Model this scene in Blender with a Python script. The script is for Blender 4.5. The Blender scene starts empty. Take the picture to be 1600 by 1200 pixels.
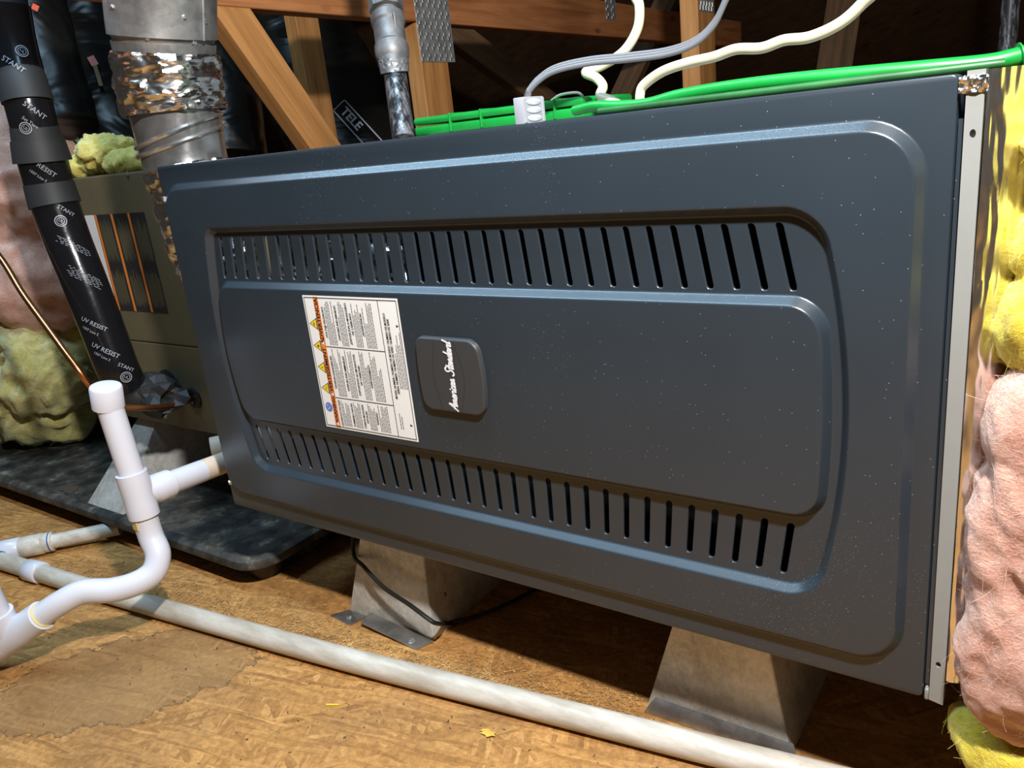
import bpy, bmesh, math, random
from mathutils import Vector, Matrix, noise
from mathutils.geometry import tessellate_polygon

sc = bpy.context.scene
COL = sc.collection
PI = math.pi

# ------------------------------------------------------------------ camera
RW = ((0.81845, 0.56486, -0.10523), (-0.08872, 0.30517, 0.94816), (0.56769, -0.76668, 0.29988))
Z0 = 0.15                                   # height of the furnace's underside above the floor
CAM = Vector((0.90806, -0.56762, 0.43983 + Z0))
FPX = 1248.45
cd = bpy.data.cameras.new('camera')
cam = bpy.data.objects.new('camera', cd); COL.objects.link(cam)
cd.sensor_width = 36.0; cd.lens = FPX * 36.0 / 1600.0; cd.clip_start = 0.01; cd.clip_end = 50
M = Matrix.Identity(4)
for r in range(3):
    for c in range(3): M[c][r] = RW[r][c]
    M[r][3] = CAM[r]
cam.matrix_world = M
sc.camera = cam

# ------------------------------------------------------------------ world and lights
w = bpy.data.worlds.new('attic_air'); sc.world = w; w.use_nodes = True
w.node_tree.nodes['Background'].inputs[0].default_value = (1.0, 0.86, 0.72, 1)
w.node_tree.nodes['Background'].inputs[1].default_value = 0.030

def lamp(name, loc, energy, color, radius):
    l = bpy.data.lights.new(name, 'POINT'); l.energy = energy; l.color = color; l.shadow_soft_size = radius
    o = bpy.data.objects.new(name, l); COL.objects.link(o); o.location = loc
    return o
lamp('work_lamp', (0.96, -0.42, 1.15), 100.0, (1.0, 0.98, 0.96), 0.03)
al = bpy.data.lights.new('added_bevel_light', 'AREA'); al.shape = 'RECTANGLE'; al.size = 1.6; al.size_y = 0.10; al.energy = 26.0; al.color = (0.50, 0.76, 1.0)
ao = bpy.data.objects.new('added_bevel_light', al); COL.objects.link(ao); ao.location = (-0.16, -0.22, 1.62)  # unseen long light, added to brighten the bevels of the door

vs = sc.view_settings
vs.view_transform = 'Standard'; vs.look = 'None'; vs.gamma = 1.0; vs.use_curve_mapping = False
vs.exposure = 0.0

# ------------------------------------------------------------------ picture helpers: a pixel of the photograph on a plane of the place
def ray(u, v):
    a, b = (u - 800) / FPX, -(v - 600) / FPX
    return Vector([RW[0][i] * a + RW[1][i] * b - RW[2][i] for i in range(3)])
def at_y(u, v, y):
    d = ray(u, v); return CAM + d * ((y - CAM.y) / d.y)
def at_z(u, v, z):
    d = ray(u, v); return CAM + d * ((z - CAM.z) / d.z)
def at_x(u, v, x):
    d = ray(u, v); return CAM + d * ((x - CAM.x) / d.x)
def at_d(u, v, dep):
    return CAM + ray(u, v) * dep

# ------------------------------------------------------------------ materials
class NT:
    def __init__(self, name):
        self.m = bpy.data.materials.new(name); self.m.use_nodes = True
        self.t = self.m.node_tree; self.n = self.t.nodes; self.l = self.t.links
        self.b = self.n['Principled BSDF']
        self.tc = None
    def add(self, typ, **kw):
        x = self.n.new(typ)
        for k, v in kw.items(): setattr(x, k, v)
        return x
    def coord(self, scale=(1, 1, 1), rot=(0, 0, 0), kind='Object', loc=(0, 0, 0)):
        if self.tc is None: self.tc = self.add('ShaderNodeTexCoord')
        mp = self.add('ShaderNodeMapping')
        mp.inputs['Scale'].default_value = scale; mp.inputs['Rotation'].default_value = rot; mp.inputs['Location'].default_value = loc
        self.l.new(self.tc.outputs[kind], mp.inputs['Vector']); return mp.outputs['Vector']
    def noise(self, vec, scale, detail=4, rough=0.55, dist=0.0):
        x = self.add('ShaderNodeTexNoise'); x.inputs['Scale'].default_value = scale; x.inputs['Detail'].default_value = detail
        x.inputs['Roughness'].default_value = rough; x.inputs['Distortion'].default_value = dist
        self.l.new(vec, x.inputs['Vector']); return x.outputs['Fac']
    def voro(self, vec, scale, feature='F1', out='Distance', rand=1.0):
        x = self.add('ShaderNodeTexVoronoi', feature=feature); x.inputs['Scale'].default_value = scale
        x.inputs['Randomness'].default_value = rand
        self.l.new(vec, x.inputs['Vector']); return x.outputs[out]
    def ramp(self, fac, stops, interp='LINEAR'):
        x = self.add('ShaderNodeValToRGB'); x.color_ramp.interpolation = interp
        e = x.color_ramp.elements
        while len(e) < len(stops): e.new(0.5)
        for i, (p, c) in enumerate(stops):
            e[i].position = p; e[i].color = (c if len(c) == 4 else (*c, 1)) if isinstance(c, tuple) else (c, c, c, 1)
        self.l.new(fac, x.inputs['Fac']); return x.outputs['Color']
    def mix(self, fac, a, b, typ='MIX'):
        x = self.add('ShaderNodeMix', data_type='RGBA', blend_type=typ)
        for s, v in ((0, fac), (6, a), (7, b)):
            if hasattr(v, 'is_linked') or hasattr(v, 'links'): self.l.new(v, x.inputs[s])
            elif s == 0: x.inputs[0].default_value = v
            else: x.inputs[s].default_value = (*v, 1)
        return x.outputs[2]
    def math(self, op, a, b=0.0):
        x = self.add('ShaderNodeMath', operation=op)
        for i, v in enumerate((a, b)):
            if hasattr(v, 'links'): self.l.new(v, x.inputs[i])
            else: x.inputs[i].default_value = v
        return x.outputs[0]
    def vmath(self, op, a, b):
        x = self.add('ShaderNodeVectorMath', operation=op)
        for i, v in enumerate((a, b)):
            if hasattr(v, 'links'): self.l.new(v, x.inputs[i])
            else: x.inputs[i].default_value = v
        return x.outputs[0]
    def bump(self, h, strength=0.3, dist=0.001):
        x = self.add('ShaderNodeBump'); x.inputs['Strength'].default_value = strength; x.inputs['Distance'].default_value = dist
        self.l.new(h, x.inputs['Height']); self.l.new(x.outputs[0], self.b.inputs['Normal'])
    def set(self, **kw):
        names = dict(col='Base Color', rough='Roughness', metal='Metallic', spec='Specular IOR Level', coat='Coat Weight', sheen='Sheen Weight',
                     sss='Subsurface Weight', trans='Transmission Weight', alpha='Alpha', ior='IOR', coatr='Coat Roughness')
        for k, v in kw.items():
            s = self.b.inputs[names[k]]
            if hasattr(v, 'links'): self.l.new(v, s)
            elif k == 'col': s.default_value = (*v, 1)
            else: s.default_value = v
        return self.m

def plain(name, col, rough=0.5, metal=0.0, var=0.0, bump=0.0, bscale=200, **kw):
    t = NT(name)
    if var or bump:
        v = t.coord()
        if var:
            f = t.noise(v, 25, 5)
            t.set(col=t.ramp(f, [(0.3, tuple(c * (1 - var) for c in col)), (0.7, tuple(min(1, c * (1 + var)) for c in col))]))
        else: t.set(col=col)
        if bump: t.bump(t.noise(v, bscale, 3), bump, 0.0006)
    else: t.set(col=col)
    return t.set(rough=rough, metal=metal, **kw)

def make_paint():
    t = NT('charcoal_enamel'); v = t.coord()
    base = t.ramp(t.noise(v, 6, 3), [(0.3, (0.019, 0.028, 0.037)), (0.7, (0.023, 0.033, 0.043))])
    # settled dust: sparse specks, denser in drifts
    d = t.voro(v, 170); sp = t.math('LESS_THAN', d, 0.06)
    rnd = t.voro(v, 170, out='Color'); sel = t.math('GREATER_THAN', t.math('MULTIPLY', rnd, 1.0), 0.66)
    drift = t.ramp(t.noise(v, 5.0, 4), [(0.55, 0.0), (0.68, 0.8)])
    d2 = t.voro(v, 420); sp2 = t.math('MULTIPLY', t.math('LESS_THAN', d2, 0.16), drift)
    dust = t.math('MAXIMUM', t.math('MULTIPLY', sp, sel), t.math('MULTIPLY', sp2, 0.55))
    dust = t.math('MULTIPLY', dust, 0.36)
    col = t.mix(dust, base, (0.55, 0.52, 0.48))
    t.bump(t.noise(v, 900, 2), 0.10, 0.0003)
    return t.set(col=col, rough=0.30, spec=0.6)
def make_galv(name, dark=0.30, light=0.52, rough=0.36, tint=(1, 1, 1.0), metal=0.9):
    t = NT(name); v = t.coord()
    f = t.noise(v, 30, 6, 0.65); g = t.voro(v, 90, out='Color')
    c = t.ramp(f, [(0.3, tuple(dark * k for k in tint)), (0.7, tuple(light * k for k in tint))])
    c = t.mix(0.25, c, t.ramp(t.math('MULTIPLY', g, 1.0), [(0.2, 0.3), (0.8, 0.7)]), 'OVERLAY')
    r = t.math('MULTIPLY_ADD', f, 0.25); r.node.inputs[2].default_value = rough - 0.12
    t.bump(t.noise(v, 120, 4), 0.15, 0.0006)
    return t.set(col=c, rough=r, metal=metal)
def make_stand():
    t = NT('dirty_galvanised'); v = t.coord()
    f = t.noise(v, 14, 8, 0.7)
    c = t.ramp(f, [(0.28, (0.34, 0.30, 0.23)), (0.5, (0.52, 0.50, 0.45)), (0.72, (0.70, 0.69, 0.66))])
    sc_ = t.noise(t.coord((1, 1, 0.8)), 120, 6, 0.75, 0.8)
    c = t.mix(0.35, c, t.ramp(sc_, [(0.35, 0.2), (0.65, 0.8)]), 'OVERLAY')
    t.bump(sc_, 0.12, 0.0006)
    return t.set(col=c, rough=0.45, metal=0.30)
def make_osb():
    t = NT('osb_deck'); base = None
    cols = [(0.0, (0.22, 0.110, 0.036)), (0.35, (0.38, 0.205, 0.070)), (0.65, (0.52, 0.295, 0.108)), (1.0, (0.70, 0.44, 0.19))]
    wv = t.coord(); wn = t.add('ShaderNodeTexNoise'); wn.inputs['Scale'].default_value = 14; t.l.new(wv, wn.inputs['Vector'])
    for i, (rot, sx, sy) in enumerate(((0.35, 11, 130), (1.15, 13, 150), (2.3, 10, 120), (-0.2, 16, 180))):
        v = t.coord((1, 1, 1), (0, 0, rot), loc=(i * 3.1, i, 0))
        v = t.vmath('ADD', v, t.vmath('MULTIPLY', wn.outputs['Color'], (0.010, 0.010, 0.0)))
        v = t.vmath('MULTIPLY', v, (sx, sy, 1.0))
        cell = t.voro(v, 1.0, out='Color')
        grain = t.noise(t.vmath('MULTIPLY', v, (0.35, 3.0, 1.0)), 2.2, 4)
        c = t.ramp(t.math('ADD', t.math('MULTIPLY', cell, 0.80), t.math('MULTIPLY', grain, 0.34)), cols)
        if base is None: base = c; hgt = grain; prev = cell
        else:
            msk = t.ramp(t.voro(t.vmath('MULTIPLY', v, (0.7, 0.7, 1)), 1.0, out='Color'), [(0.50, 0.0), (0.53, 1.0)])
            base = t.mix(msk, base, c)
            hgt = t.math('ADD', hgt, t.math('MULTIPLY', msk, 0.4))
    v = t.coord()
    blot = t.noise(v, 5.5, 5, 0.6)
    base = t.mix(t.ramp(blot, [(0.35, 0.5), (0.55, 0.0)]), base, (0.20, 0.115, 0.055))
    base = t.mix(t.ramp(t.noise(v, 2.2, 3), [(0.45, 0.0), (0.65, 0.35)]), base, (0.34, 0.215, 0.115))
    fine = t.noise(v, 130, 5, 0.75)
    base = t.mix(0.6, base, t.ramp(fine, [(0.3, 0.22), (0.7, 0.78)]), 'OVERLAY')
    base = t.mix(t.ramp(t.noise(t.coord((1, 3, 1), (0, 0, 0.7)), 70, 5, 0.8), [(0.63, 0.0), (0.72, 0.55)]), base, (0.16, 0.09, 0.04))
    # old water stain: a darker patch with a tide line, its own shape on the boards
    TH = 0.80; cx_, cy_ = -0.015, -0.195
    rv = t.coord((1, 1, 1), (0, 0, -TH)); rv = t.vmath('SUBTRACT', rv, (cx_ * math.cos(-TH) - cy_ * math.sin(-TH), cx_ * math.sin(-TH) + cy_ * math.cos(-TH), 0))
    rv = t.vmath('MULTIPLY', rv, (1 / 0.170, 1 / 0.088, 0))
    ln = t.add('ShaderNodeVectorMath', operation='LENGTH'); t.l.new(rv, ln.inputs[0])
    wob = t.math('ADD', ln.outputs['Value'], t.math('MULTIPLY', t.math('SUBTRACT', t.noise(v, 16, 5, 0.6), 0.5), 1.1))
    base = t.mix(t.ramp(wob, [(0.99, 0.50), (1.0, 0.0)]), base, (0.27, 0.185, 0.105))
    base = t.mix(t.ramp(wob, [(0.955, 0.0), (0.985, 0.75), (1.0, 0.75), (1.015, 0.0)]), base, (0.13, 0.085, 0.05))
    gr = t.math('MULTIPLY', t.ramp(t.noise(v, 23, 2), [(0.73, 0.0), (0.78, 0.55)]), 1.0)
    base = t.mix(gr, base, (0.12, 0.20, 0.11))
    base = t.mix(1.0, base, (0.86, 0.74, 0.58), 'MULTIPLY')
    t.bump(t.math('ADD', hgt, fine), 0.25, 0.0012)
    return t.set(col=base, rough=0.78, spec=0.25)
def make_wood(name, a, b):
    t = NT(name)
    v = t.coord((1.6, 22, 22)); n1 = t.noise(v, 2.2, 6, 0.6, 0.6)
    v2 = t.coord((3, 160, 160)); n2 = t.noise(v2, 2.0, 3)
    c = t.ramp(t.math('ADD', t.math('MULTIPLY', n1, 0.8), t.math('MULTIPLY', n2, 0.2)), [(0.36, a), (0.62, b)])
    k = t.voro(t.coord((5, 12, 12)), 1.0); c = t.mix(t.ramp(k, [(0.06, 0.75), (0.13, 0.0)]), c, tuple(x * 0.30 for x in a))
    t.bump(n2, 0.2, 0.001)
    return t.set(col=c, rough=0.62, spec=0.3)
def make_oldpvc(name='weathered_pvc', grime=0.55):
    t = NT(name); v = t.coord((3, 14, 14)); f = t.noise(v, 3, 6, 0.65)
    g = t.noise(t.coord((30, 30, 30)), 2, 5, 0.7)
    c = t.mix(t.math('MULTIPLY', t.ramp(f, [(0.38, grime), (0.62, 0.0)]), 1.0), (0.62, 0.575, 0.50), (0.25, 0.19, 0.12))
    c = t.mix(t.math('MULTIPLY', t.ramp(g, [(0.60, 0.0), (0.72, grime)]), 1.0), c, (0.40, 0.36, 0.29))
    return t.set(col=c, rough=0.42)
def make_film(name='black_duct_film'):
    t = NT(name); v = t.coord((2.2, 2.2, 5), (0.5, 0.9, 0.3)); f = t.noise(v, 2.4, 2, 0.4, 1.2)
    t.bump(f, 0.6, 0.02)
    return t.set(col=t.ramp(t.noise(t.coord(), 6, 3), [(0.3, (0.003, 0.003, 0.003)), (0.7, (0.011, 0.010, 0.008))]), rough=0.33, spec=0.38)
def make_foil(name, rough=0.22):
    t = NT(name); v = t.coord(); n = t.noise(t.coord((1, 1, 1.6), (0.3, 0.2, 0.5)), 30, 5, 0.55, 1.5)
    t.bump(n, 0.35, 0.003)
    return t.set(col=(0.82, 0.81, 0.80), rough=rough, metal=1.0)
def make_fluff(name, dark, mid, light):
    t = NT(name); v = t.coord(); n = t.noise(v, 28, 7, 0.7, 0.5)
    st = t.noise(t.coord((1, 1, 3), (0.4, 0.8, 0.2)), 160, 4, 0.7, 1.2)
    c = t.ramp(t.math('ADD', t.math('MULTIPLY', n, 0.65), t.math('MULTIPLY', st, 0.35)), [(0.33, dark), (0.5, mid), (0.66, light)])
    t.bump(t.math('ADD', st, n), 0.9, 0.004)
    m = t.set(col=c, rough=1.0, spec=0.05, sheen=0.5, sss=0.75)
    t.b.inputs['Subsurface Radius'].default_value = (0.02, 0.015, 0.008); t.b.inputs['Subsurface Scale'].default_value = 0.35
    return m
def make_pan():
    t = NT('dusty_black_plastic'); v = t.coord(); n = t.noise(v, 22, 7, 0.7)
    c = t.ramp(n, [(0.40, (0.012, 0.012, 0.012)), (0.56, (0.06, 0.055, 0.045)), (0.70, (0.26, 0.23, 0.18))])
    return t.set(col=c, rough=0.55)

MAT = dict(
    paint=make_paint(), galv=make_galv('galvanised_steel'), stand=make_stand(), osb=make_osb(),
    collar=make_galv('dull_grey_sheet', 0.20, 0.34, 0.5, (1, 1, 0.98), 0.75),
    shiny=make_galv('bright_sheet', 0.50, 0.72, 0.22),
    wood=make_wood('pine_lumber', (0.27, 0.115, 0.032), (0.46, 0.215, 0.070)),
    wood_red=make_wood('reddish_lumber', (0.25, 0.085, 0.028), (0.42, 0.17, 0.06)),
    wood_dark=make_wood('shaded_lumber', (0.10, 0.055, 0.026), (0.20, 0.11, 0.055)),  # pine darkened for the dim back timbers, their shade put into the colour
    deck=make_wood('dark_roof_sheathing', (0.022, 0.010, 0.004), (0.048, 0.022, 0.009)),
    pvc=plain('white_pvc', (0.60, 0.60, 0.655), 0.30, var=0.02), oldpvc=make_oldpvc(), cream=plain('cream_pvc', (0.62, 0.50, 0.38), 0.5, var=0.1),
    primer=plain('blue_primer', (0.02, 0.09, 0.28), 0.4), glue=plain('dried_glue', (0.62, 0.50, 0.20), 0.4),
    tape=plain('glossy_black_tape', (0.008, 0.008, 0.009), 0.17, bump=0.8, bscale=38), foam=plain('matte_black_foam', (0.018, 0.018, 0.018), 0.62),
    film=make_film(), foil=make_foil('crumpled_foil'), foilflat=plain('foil_facing', (0.82, 0.81, 0.80), 0.24, 1.0),
    copper=plain('copper_tube', (0.62, 0.25, 0.10), 0.30, 1.0, var=0.25), rubber=plain('black_rubber', (0.01, 0.01, 0.01), 0.5),
    coil=plain('olive_beige_enamel', (0.135, 0.112, 0.062), 0.45, var=0.06), flange=plain('grey_beige_enamel', (0.23, 0.238, 0.228), 0.38, var=0.04),
    dark=plain('slot_shade_black', (0.006, 0.005, 0.004), 0.7), seam=plain('seam_gap', (0.015, 0.013, 0.01), 0.7),
    white=plain('label_paper', (0.78, 0.77, 0.74), 0.42), ink=plain('black_ink', (0.02, 0.02, 0.02), 0.5), orange=plain('orange_print', (0.75, 0.21, 0.035), 0.45),
    yellow=plain('yellow_print', (0.80, 0.56, 0.02), 0.45), blue=plain('blue_print', (0.12, 0.20, 0.55), 0.45), print=plain('white_print', (0.75, 0.75, 0.78), 0.45),
    badge=plain('charcoal_badge', (0.036, 0.038, 0.040), 0.42, bump=0.15, bscale=700), badge_line=plain('badge_groove', (0.02, 0.02, 0.02), 0.5),
    green=plain('green_plastic', (0.003, 0.22, 0.030), 0.38, var=0.18), green_d=plain('dull_green_plastic', (0.010, 0.085, 0.016), 0.5, var=0.4),
    grey=plain('light_grey_plastic', (0.30, 0.31, 0.34), 0.35), greycable=plain('grey_vinyl', (0.125, 0.13, 0.14), 0.38), creamcable=plain('cream_vinyl', (0.58, 0.53, 0.37), 0.40),
    tapeprint=plain('faded_white_print', (0.34, 0.34, 0.37), 0.4), celldisc=plain('pale_grey_disc', (0.42, 0.46, 0.52), 0.35), iron=None, silver=make_galv('aluminium_sealant_coat', 0.09, 0.24, 0.50, (1, 1, 1), 0.55), plate=make_galv('truss_plate_steel', 0.18, 0.30, 0.5, (1, 1, 1), 0.35),
    yel=make_fluff('yellow_glass_wool', (0.44, 0.30, 0.008), (0.70, 0.55, 0.025), (0.80, 0.70, 0.10)),
    yel_d=make_fluff('grimy_yellow_glass_wool', (0.30, 0.26, 0.07), (0.58, 0.52, 0.17), (0.76, 0.71, 0.36)), yel_l=make_fluff('pale_yellow_glass_wool', (0.44, 0.34, 0.05), (0.70, 0.59, 0.13), (0.84, 0.77, 0.28)),
    pink=make_fluff('pink_glass_wool', (0.47, 0.19, 0.125), (0.62, 0.335, 0.245), (0.72, 0.475, 0.385)),
    fib_y=plain('yellow_fibre', (0.76, 0.64, 0.10), 0.8), fib_p=plain('pink_fibre', (0.66, 0.43, 0.345), 0.8), fib_d=plain('grimy_yellow_fibre', (0.55, 0.52, 0.24), 0.8),
    pan=make_pan(), tagpink=plain('faded_pink_plastic', (0.62, 0.22, 0.20), 0.5), tagred=plain('red_plastic', (0.62, 0.08, 0.03), 0.5), tie=plain('brown_tie', (0.20, 0.12, 0.06), 0.5),
    leaf=plain('dry_leaf', (0.62, 0.40, 0.06), 0.8, var=0.2), chip=plain('yellow_splinter', (0.75, 0.60, 0.03), 0.7), sawdust=plain('wood_shavings', (0.42, 0.245, 0.085), 0.9, var=0.5),
    grit=plain('dark_grit', (0.06, 0.04, 0.025), 0.9), bare=plain('bare_metal_edge', (0.65, 0.65, 0.64), 0.3, 0.9),
)
def make_iron():
    t = NT('black_iron_pipe'); v = t.coord((30, 30, 6)); n = t.noise(v, 4, 6, 0.75)
    c = t.ramp(n, [(0.47, (0.030, 0.032, 0.036)), (0.60, (0.30, 0.31, 0.33))])
    return t.set(col=c, rough=0.32, metal=0.6)
MAT['iron'] = make_iron()

# ------------------------------------------------------------------ mesh helpers
class MB:
    def __init__(self): self.v = []; self.f = []
    def add(self, verts, faces):
        o = len(self.v); self.v += [tuple(p) for p in verts]; self.f += [tuple(i + o for i in q) for q in faces]; return self
    def box(self, lo, hi):
        x0, y0, z0 = lo; x1, y1, z1 = hi
        return self.add([(x0, y0, z0), (x1, y0, z0), (x1, y1, z0), (x0, y1, z0), (x0, y0, z1), (x1, y0, z1), (x1, y1, z1), (x0, y1, z1)],
                        [(3, 2, 1, 0), (4, 5, 6, 7), (0, 1, 5, 4), (1, 2, 6, 5), (2, 3, 7, 6), (3, 0, 4, 7)])
    def hexa(self, a, b):                      # two quads a (bottom) and b (top), each four points in order
        return self.add(list(a) + list(b), [(3, 2, 1, 0), (4, 5, 6, 7), (0, 1, 5, 4), (1, 2, 6, 5), (2, 3, 7, 6), (3, 0, 4, 7)])
    def rings(self, rings, closed=True, cap=(True, True)):
        n = len(rings[0]); o = len(self.v)
        for r in rings: self.v += [tuple(p) for p in r]
        for i in range(len(rings) - 1):
            for j in range(n if closed else n - 1):
                k = (j + 1) % n
                self.f.append((o + i * n + j, o + i * n + k, o + (i + 1) * n + k, o + (i + 1) * n + j))
        if cap[0]: self.f.append(tuple(o + j for j in range(n - 1, -1, -1)))
        if cap[1]: self.f.append(tuple(o + (len(rings) - 1) * n + j for j in range(n)))
        return self
    def build(self, name, mat, parent=None, smooth=True, angle=35, loc=None):
        return obj(name, self.v, self.f, mat, parent, smooth, angle, loc)

def obj(name, verts, faces, mat, parent=None, smooth=True, angle=35, loc=None):
    me = bpy.data.meshes.new(name)
    off = Vector(parent['_o']) if parent is not None and '_o' in parent else (Vector(loc) if loc is not None else Vector((0, 0, 0)))
    if parent is not None and '_o' not in parent: off = Vector((0, 0, 0))
    me.from_pydata([tuple(Vector(p) - off) for p in verts], [], faces)
    me.validate(); me.update()
    if smooth:
        me.polygons.foreach_set('use_smooth', [True] * len(me.polygons))
        me.set_sharp_from_angle(angle=math.radians(angle))
    me.materials.append(MAT[mat])
    o = bpy.data.objects.new(name, me); COL.objects.link(o)
    if parent is not None:
        o.parent = parent; o['_o'] = tuple(off)
    elif loc is not None: o.location = loc; o['_o'] = tuple(off)
    else: o['_o'] = (0, 0, 0)
    return o
def tag(o, label, cat, group=None, kind=None):
    if label: o['label'] = label
    if cat: o['category'] = cat
    if group: o['group'] = group
    if kind: o['kind'] = kind
    return o
def thing(name, label, cat, loc, group=None):
    o = bpy.data.objects.new(name, None); COL.objects.link(o); o.location = loc; o.empty_display_size = 0.02
    o['_o'] = tuple(loc); return tag(o, label, cat, group)

def spline(pts, n=8):
    P = [Vector(p) for p in pts]; P = [P[0] * 2 - P[1]] + P + [P[-1] * 2 - P[-2]]; out = []
    for i in range(1, len(P) - 2):
        a, b, c, d = P[i - 1], P[i], P[i + 1], P[i + 2]
        for k in range(n):
            t = k / n
            out.append(0.5 * ((2 * b) + (c - a) * t + (2 * a - 5 * b + 4 * c - d) * t * t + (3 * b - a - 3 * c + d) * t ** 3))
    out.append(P[-2]); return out
def frames(path):
    T = []
    for i in range(len(path)):
        a = path[max(i - 1, 0)]; b = path[min(i + 1, len(path) - 1)]; T.append((b - a).normalized())
    ref = Vector((0, 0, 1)) if abs(T[0].z) < 0.9 else Vector((0, -1, 0))
    n = (ref - T[0] * ref.dot(T[0])).normalized(); F = []
    for t in T:
        n = (n - t * n.dot(t)).normalized(); F.append((t, n, t.cross(n)))
    return F
def tube(mb, path, rad, seg=20, cap=(True, True), flat=1.0):
    F = frames(path); R = []
    for i, p in enumerate(path):
        r = rad[i] if isinstance(rad, (list, tuple)) else (rad(i / (len(path) - 1)) if callable(rad) else rad)
        t, n, b = F[i]
        R.append([p + (n * math.cos(a) * r + b * math.sin(a) * r * flat) for a in [2 * PI * j / seg for j in range(seg)]])
    mb.rings(R, True, cap); return mb
def prof(mb, p0, p1, prs, seg=24, cap=(True, True)):     # turned shape along p0->p1; prs = (distance along, radius)
    p0, p1 = Vector(p0), Vector(p1); d = (p1 - p0).normalized()
    tube_path = [p0 + d * s for s, r in prs]
    ref = Vector((0, 0, 1)) if abs(d.z) < 0.9 else Vector((0, -1, 0))
    n = (ref - d * ref.dot(d)).normalized(); b = d.cross(n)
    mb.rings([[p + (n * math.cos(a) + b * math.sin(a)) * r for a in [2 * PI * j / seg for j in range(seg)]] for p, (s, r) in zip(tube_path, prs)], True, cap)
    return mb
def bevel_box(lo, hi, bw, seg=2):
    bm = bmesh.new(); bmesh.ops.create_cube(bm, size=1)
    for v in bm.verts:
        v.co = Vector([lo[i] + (v.co[i] + 0.5) * (hi[i] - lo[i]) for i in range(3)])
    bmesh.ops.bevel(bm, geom=bm.edges[:] , offset=bw, segments=seg, affect='EDGES', profile=0.5)
    vs_ = [v.co.copy() for v in bm.verts]; bm.verts.index_update(); fs = [tuple(v.index for v in f.verts) for f in bm.faces]; bm.free()
    return vs_, fs
def fill(loops):                                  # planar fill with holes; loops of 2-D points, returns pts2d, tris
    pts = [p for l in loops for p in l]
    tris = tessellate_polygon([[Vector((p[0], p[1], 0)) for p in l] for l in loops])
    out = []
    for t in tris:
        a, b, c = (pts[i] for i in t)
        ar = (b[0] - a[0]) * (c[1] - a[1]) - (c[0] - a[0]) * (b[1] - a[1])
        if abs(ar) < 1e-12: continue
        out.append(tuple(t) if ar > 0 else (t[0], t[2], t[1]))
    return pts, out
FONT = {}
def text2d(body, size, shear=0.0, width=1.0, bold=0.0, align='CENTER'):
    key = (body, size, shear, width, bold, align)
    if key in FONT: return FONT[key]
    c = bpy.data.curves.new('t', 'FONT'); c.body = body; c.size = size; c.shear = shear; c.align_x = align; c.align_y = 'CENTER'
    c.resolution_u = 2; c.fill_mode = 'FRONT'; c.offset = bold; c.dimensions = '2D'
    o = bpy.data.objects.new('t', c); COL.objects.link(o)
    dg = bpy.context.evaluated_depsgraph_get(); me = o.evaluated_get(dg).to_mesh()
    v = [(p.co.x * width, p.co.y) for p in me.vertices]; f = [tuple(q.vertices) for q in me.polygons]
    o.evaluated_get(dg).to_mesh_clear(); bpy.data.objects.remove(o); bpy.data.curves.remove(c)
    FONT[key] = (v, f); return v, f
def rrect(x0, x1, z0, z1, r, n=8, bulge=(0, 0, 0, 0), m=24):
    """rounded rectangle, counter-clockwise; bulge = outward bow of left, right, bottom, top sides"""
    rs = r if isinstance(r, (list, tuple)) else (r, r, r, r)        # bl, br, tr, tl
    base = []
    def arc(cx, cz, rr, a0):
        return [(cx + rr * math.cos(a0 + PI / 2 * k / n), cz + rr * math.sin(a0 + PI / 2 * k / n)) for k in range(n + 1)]
    def seg(p, q): return [(p[0] + (q[0] - p[0]) * k / m, p[1] + (q[1] - p[1]) * k / m) for k in range(1, m)]
    A = arc(x0 + rs[0], z0 + rs[0], rs[0], PI); B = arc(x1 - rs[1], z0 + rs[1], rs[1], 1.5 * PI); C_ = arc(x1 - rs[2], z1 - rs[2], rs[2], 0); D = arc(x0 + rs[3], z1 - rs[3], rs[3], PI / 2)
    base = A + seg(A[-1], B[0]) + B + seg(B[-1], C_[0]) + C_ + seg(C_[-1], D[0]) + D + seg(D[-1], A[0])
    out = []
    cx, cz, hx, hz = (x0 + x1) / 2, (z0 + z1) / 2, (x1 - x0) / 2, (z1 - z0) / 2
    for x, z in base:
        tx, tz = (x - cx) / hx, (z - cz) / hz
        bx = bulge[1] if tx > 0 else -bulge[0]; bz = bulge[3] if tz > 0 else -bulge[2]
        out.append((x + bx * max(0, 1 - tz * tz) * abs(tx) ** 4, z + bz * max(0, 1 - tx * tx) * abs(tz) ** 4))
    return out
def offset(loop, d):                              # inward offset of a ccw loop
    n = len(loop); out = []
    for i in range(n):
        a, b = loop[i - 1], loop[(i + 1) % n]
        tx, tz = b[0] - a[0], b[1] - a[1]; L = math.hypot(tx, tz) or 1
        out.append((loop[i][0] - tz / L * d, loop[i][1] + tx / L * d))
    return out

# ================================================================== the setting
def wedge(name, pts_top, thick, mat):
    mb = MB(); n = len(pts_top); up = (Vector(pts_top[1]) - Vector(pts_top[0])).cross(Vector(pts_top[2]) - Vector(pts_top[0])).normalized()
    mb.hexa([Vector(p) - up * thick for p in pts_top], pts_top)
    return mb.build(name, mat, smooth=False)
fl = wedge('floor', [(-3.6, -2.4, 0), (3.2, -2.4, 0), (3.2, 5.7, 0), (-3.6, 5.7, 0)], 0.02, 'osb')
tag(fl, 'dusty strand board attic floor with water stains', None, kind='structure')
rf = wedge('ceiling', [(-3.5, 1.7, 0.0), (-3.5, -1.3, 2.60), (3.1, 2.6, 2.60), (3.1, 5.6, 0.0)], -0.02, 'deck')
tag(rf, 'dark brown underside of the sloping roof sheathing', None, kind='structure')

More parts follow.
